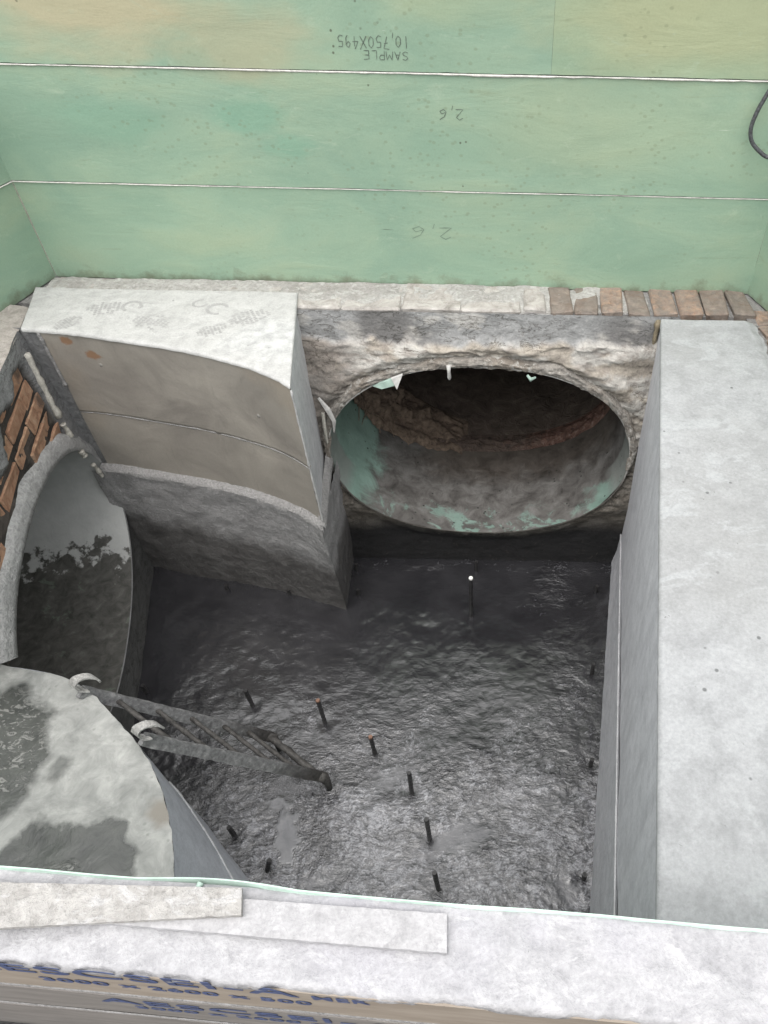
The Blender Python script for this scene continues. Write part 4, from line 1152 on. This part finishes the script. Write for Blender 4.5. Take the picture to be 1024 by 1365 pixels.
# ------------------------------------------------------------------ front wall with planks and printed panels
def fy(x, far): return (lerp(.365, .297, (x+.774)/1.187) if far else lerp(.237, .190, (x+.709)/.756))
def front_wall():
    rt = root('front_wall', 'chalky white topped front wall nearest the viewer, with printed panels below', 'wall', (-.2, .28, 1.10))
    ZW = 1.65; xa, xb = -2.3, 1.6
    def top(u, v):
        x = lerp(xa, xb, u); y0 = fy(x, False)-.001-.004*noise.noise(Vector((x*9, 0, 0)))-.0025*noise.noise(Vector((x*38, 0, 3)))-.0015*noise.noise(Vector((x*110, 0, 3)))
        y1 = fy(x, True)+.003*noise.noise(Vector((x*4, 5, 0)))
        y = lerp(y0, y1, v); e = min(v, 1-v)
        return (x, y, ZW+.004*fbm((x, y, 0), 7, 5)+.0012*fbm((x, y, 2), 40, 3)-(.016 if v == 0 else (.006 if v < .04 else 0))-(.004 if v > .97 else 0))
    nu = 420; vs, fs = grid(top, nu, 34)
    k = len(vs); vs += [(v[0], v[1]+.02, v[2]-.012) for v in vs[:nu]]; fs += [(i+1, i, k+i, k+i+1) for i in range(nu-1)]
    obj('top', vs, fs, 'front_top', rt, smooth=True)
    body = [(xa, fy(xa, False)+.02), (xb, fy(xb, False)+.02), (xb, fy(xb, True)-.012), (xa, fy(xa, True)-.012)]
    vs, fs = poly_prism(body, 0, ZW-.012); obj('core', vs, fs, 'plaster', rt)
    # green lining sheet on the pit side, its edge shows as a thin line
    def ln(u, v):
        x = lerp(xa, xb, u); k = int(round(v*3)); y = fy(x, True)+.003*noise.noise(Vector((x*4, 5, 0)))
        if -.55 < x < -.30: y += .006*math.sin((x+.55)/.25*math.pi)
        o = (-.006, -.0005, .0015, .0015)[k]; z = (ZW-.01, ZW+.003, ZW+.003, .0)[k]
        return (x, y+o, z+(.0015*noise.noise(Vector((x*12, 0, 0))) if k in (1, 2) else 0))
    vs, fs = grid(ln, 200, 4); obj('green_lining', vs, fs, 'teal', rt)
    p = Vector((-.452, fy(-.452, True), ZW+.004))
    vs, fs = tube([p, p+Vector((-.002, -.006, .0)), p+Vector((.0, -.013, -.002)), p+Vector((.001, -.017, -.003))], [.006, .0055, .005, .003], 8, .3); obj('lining_drip', vs, fs, 'teal', rt, smooth=True)
    # printed panels on the viewer's side, each course a little further out
    zs = (ZW-.008, 1.485, 1.318, 1.08); pm = ('board', 'board2', 'board2')
    for c in range(3):
        def pf(u, v):
            x = lerp(xa, xb, u); z = lerp(zs[c+1], zs[c]-.004, v); y = fy(x, False)-.0032*c
            return (x, y+.0015*fbm((x, 0, z), 2, 3), z)
        nu2 = 80; vs, fs = grid(pf, nu2, 8); k = len(vs)
        vs += [(v[0], v[1]+.012, v[2]) for v in vs[-nu2:]]; b = nu2*7; fs += [(b+i, b+i+1, k+i+1, k+i) for i in range(nu2-1)]
        obj('printed_panel', vs, fs, pm[c], rt)
        if c < 2:
            def lg(u, v):
                x = lerp(xa, xb, u); k = int(round(v*2)); y = fy(x, False)-.0032*c
                o = (.0, -.0018-.0005*noise.noise(Vector((x*20, c, 0)))-.0005*noise.noise(Vector((x*70, c, 0))), -.0018)[k]
                return (x, y+o, zs[c+1]+(.004, .001, -.004-.006*noise.noise(Vector((x*16, c, 1)))-.004*noise.noise(Vector((x*60, c, 1))))[k])
            vs, fs = grid(lg, 300, 3); obj('joint_mortar', vs, fs, 'bead', rt)
    # blue print
    def text(txt, x, z, size, c, sx=1.0, ow=0.0):
        cu = bpy.data.curves.new('t', 'FONT'); cu.body = txt; cu.size = size; cu.extrude = .0003; cu.offset = ow; cu.space_character = 1.08
        t = bpy.data.objects.new('t', cu); COL.objects.link(t)
        dg = bpy.context.evaluated_depsgraph_get(); me = bpy.data.meshes.new_from_object(t.evaluated_get(dg))
        vs = []
        for v in me.vertices:
            X = x+v.co.x*sx; Z = z+v.co.y; vs.append((X, fy(X, False)-.0032*c-.0012-v.co.z+.0015*fbm((X, 0, Z), 2, 3), Z))
        fs = [tuple(p.vertices) for p in me.polygons]
        bpy.data.objects.remove(t); bpy.data.meshes.remove(me); bpy.data.curves.remove(cu)
        obj('blue_print', vs, fs, 'print', rt)
    text('AESCSEI-A', -.80, 1.608, .066, 0, 1.62, .0006)
    text('MER', -.262, 1.603, .036, 0, 1.2, .0004)
    text('3000 x 2600 x 500', -.690, 1.553, .034, 0, 1.5, .0006)
    text('AESCSEI-A', -.645, 1.428, .052, 1, 2.0, .0003)
    text('3000 x 2600 x 500', -.60, 1.392, .026, 1, 2.0, .0004)
    return rt
front_wall()
def planks():
    def plank(label, c, mat, z, th):
        vs, fs = [], []; nu, nv = 60, 10
        a, b, cc, d = [Vector(p) for p in c]            # near-left, near-right, far-right, far-left
        def fn(u, v):
            p = a.lerp(b, u).lerp(d.lerp(cc, u), v)
            if v in (0, 1) or u in (0, 1): p = p+Vector((.0012*noise.noise(Vector((u*40, v*9, 1))), .0012*noise.noise(Vector((u*50, v*9, 7)))))
            return (p.x, p.y, z+th+.0010*fbm((p.x, p.y, 3), 25, 5))
        vs, fs = grid(fn, nu, nv); k = len(vs); vs += [(v[0], v[1], v[2]-th) for v in vs]
        fs += [tuple(i+k for i in f[::-1]) for f in fs]
        for i in range(nu-1):
            fs.append((i+1, i, k+i, k+i+1)); q = (nv-1)*nu; fs.append((q+i, q+i+1, k+q+i+1, k+q+i))
        for j in range(nv-1):
            p, q = j*nu, (j+1)*nu; fs.append((p, q, k+q, k+p)); p, q = p+nu-1, q+nu-1; fs.append((q, p, k+p, k+q))
        obj('plank', vs, fs, mat, None, False, (label, 'plank', 'boards lying on the front wall'), loc=((a+cc)/2).to_3d()+Vector((0, 0, z)))
    plank('smooth pale board on the front wall, partly under the shorter rough board', ((-.90, .306), (-.066, .2565), (-.069, .308), (-.90, .348)), 'plank2', 1.6535, .010)
    plank('rough stained board on the front wall, lying over the smooth pale one', ((-1.05, .253), (-.372, .298), (-.381, .335), (-1.05, .337)), 'plank', 1.6655, .009)
planks()

# ------------------------------------------------------------------ ladder
def ladder():
    T1, T2 = Vector((-1.36, 1.175, .752)), Vector((-1.10, 1.016, .752))     # upper ends of the far and the near rail
    B1, B2 = Vector((-.921, 1.352, .10)), Vector((-.682, 1.19, .10))
    rt = root('ladder', 'short steel ladder crusted with cement, leaning on the round bench by two hooks', 'ladder', (-.80, 1.27, 0))
    wdir = (T2-T1).normalized()
    for T, B in ((T1, B1), (T2, B2)):
        d = (B-T).normalized(); nn = d.cross(wdir).normalized()
        if nn.z < 0: nn = -nn
        # angle section: one flange up, one across
        c = (T+B)/2; L = (B-T).length
        n_ = 30; vs = []; fs = []
        prof = [(-.004, .020), (.004, .020), (.004, -.020), (-.004, -.020)]
        for i in range(n_+1):
            p = T.lerp(B, i/n_)
            for (a, b) in prof:
                q = p+wdir*(a*2.0)+nn*b; q += Vector((1, 1, 1))*(.0016*fbm(q, 30, 3)); vs.append(q)
            if i:
                k = 4*i
                for q in range(4): fs.append((k-4+q, k-4+(q+1) % 4, k+(q+1) % 4, k+q))
        fs.append((3, 2, 1, 0)); fs.append(tuple(4*n_+q for q in range(4)))
        o = obj('rail', vs, fs, 'galv', rt); flip_out(o)
        # foot from the rail's end down to the floor
        vs, fs = tube([B+d*-.02, B+d*.01, B+Vector((.012, -.004, -.05)), Vector((B.x+.014, B.y-.006, -.01))], [.020, .021, .013, .012], 8, .3); obj('foot', vs, fs, 'rung', rt, smooth=True)
        # hook of flat strip over the top
        up_ = Vector((0, 0, 1)); fwd = Vector((d.x, d.y, 0)).normalized()
        pts = []
        for k in range(16):
            a = R(255-k*17); pts.append(T+d*.012+fwd*(.022+.036*math.cos(a))+up_*(.046+.036*math.sin(a)))
        vs, fs = [], []
        for k, p in enumerate(pts):
            t = (pts[min(k+1, 15)]-pts[max(k-1, 0)]).normalized(); m = t.cross(wdir).normalized()
            for a, b in ((-.016, .003), (.016, .003), (.016, -.003), (-.016, -.003)):
                q = p+wdir*a+m*b; vs.append(q+m*(.003*fbm(q, 45, 3)))
            if k:
                i = 4*k
                for q in range(4): fs.append((i-4+q, i-4+(q+1) % 4, i+(q+1) % 4, i+q))
        fs.append((3, 2, 1, 0)); fs.append((60, 61, 62, 63)); o = obj('hook', vs, fs, 'hook', rt); flip_out(o)
    for t in (.16, .345, .52, .70, .845, .985):
        a, b = T1.lerp(B1, t), T2.lerp(B2, t); r = .014 if t > .95 else .0085
        vs, fs = tube([a.lerp(b, q/8) for q in range(9)], r, 8, .35, t*30); obj('rung', vs, fs, 'rung', rt, smooth=True)
ladder()

# ------------------------------------------------------------------ rebar stubs
def rebars():
    rr = random.Random(21)
    for i, (x, y, h, label, tip) in enumerate(REBAR):
        lx, ly = (rr.uniform(-.03, .03), rr.uniform(-.03, .03)) if i else (.012, 0)
        if i == 16: lx, ly = .35, .25
        n = 14; p0 = Vector((x, y, -.02)); p1 = Vector((x+lx*h, y+ly*h, h))
        pts = [p0.lerp(p1, k/n) for k in range(n+1)]; rad = [.0085+(.0011 if k % 2 else 0) for k in range(n+1)]
        if tip:
            rt = root('steel_rod', label, 'rod', (x, y, 0), 'steel rods standing in the wet floor')
            vs, fs = tube(pts, rad, 8, .12, i); obj('bar', vs, fs, 'rebar', rt)
            d = (p1-p0).normalized(); vs, fs = tube([p1-d*.004, p1+d*.004], [.0095, .0085] if tip == 'rust' else [.0105, .0095], 8); obj('tip', vs, fs, tip, rt)
        else:
            vs, fs = tube(pts, rad, 8, .12, i)
            obj('steel_rod', vs, fs, 'rebar', None, False, (label, 'rod', 'steel rods standing in the wet floor'), loc=(x, y, 0))
rebars()
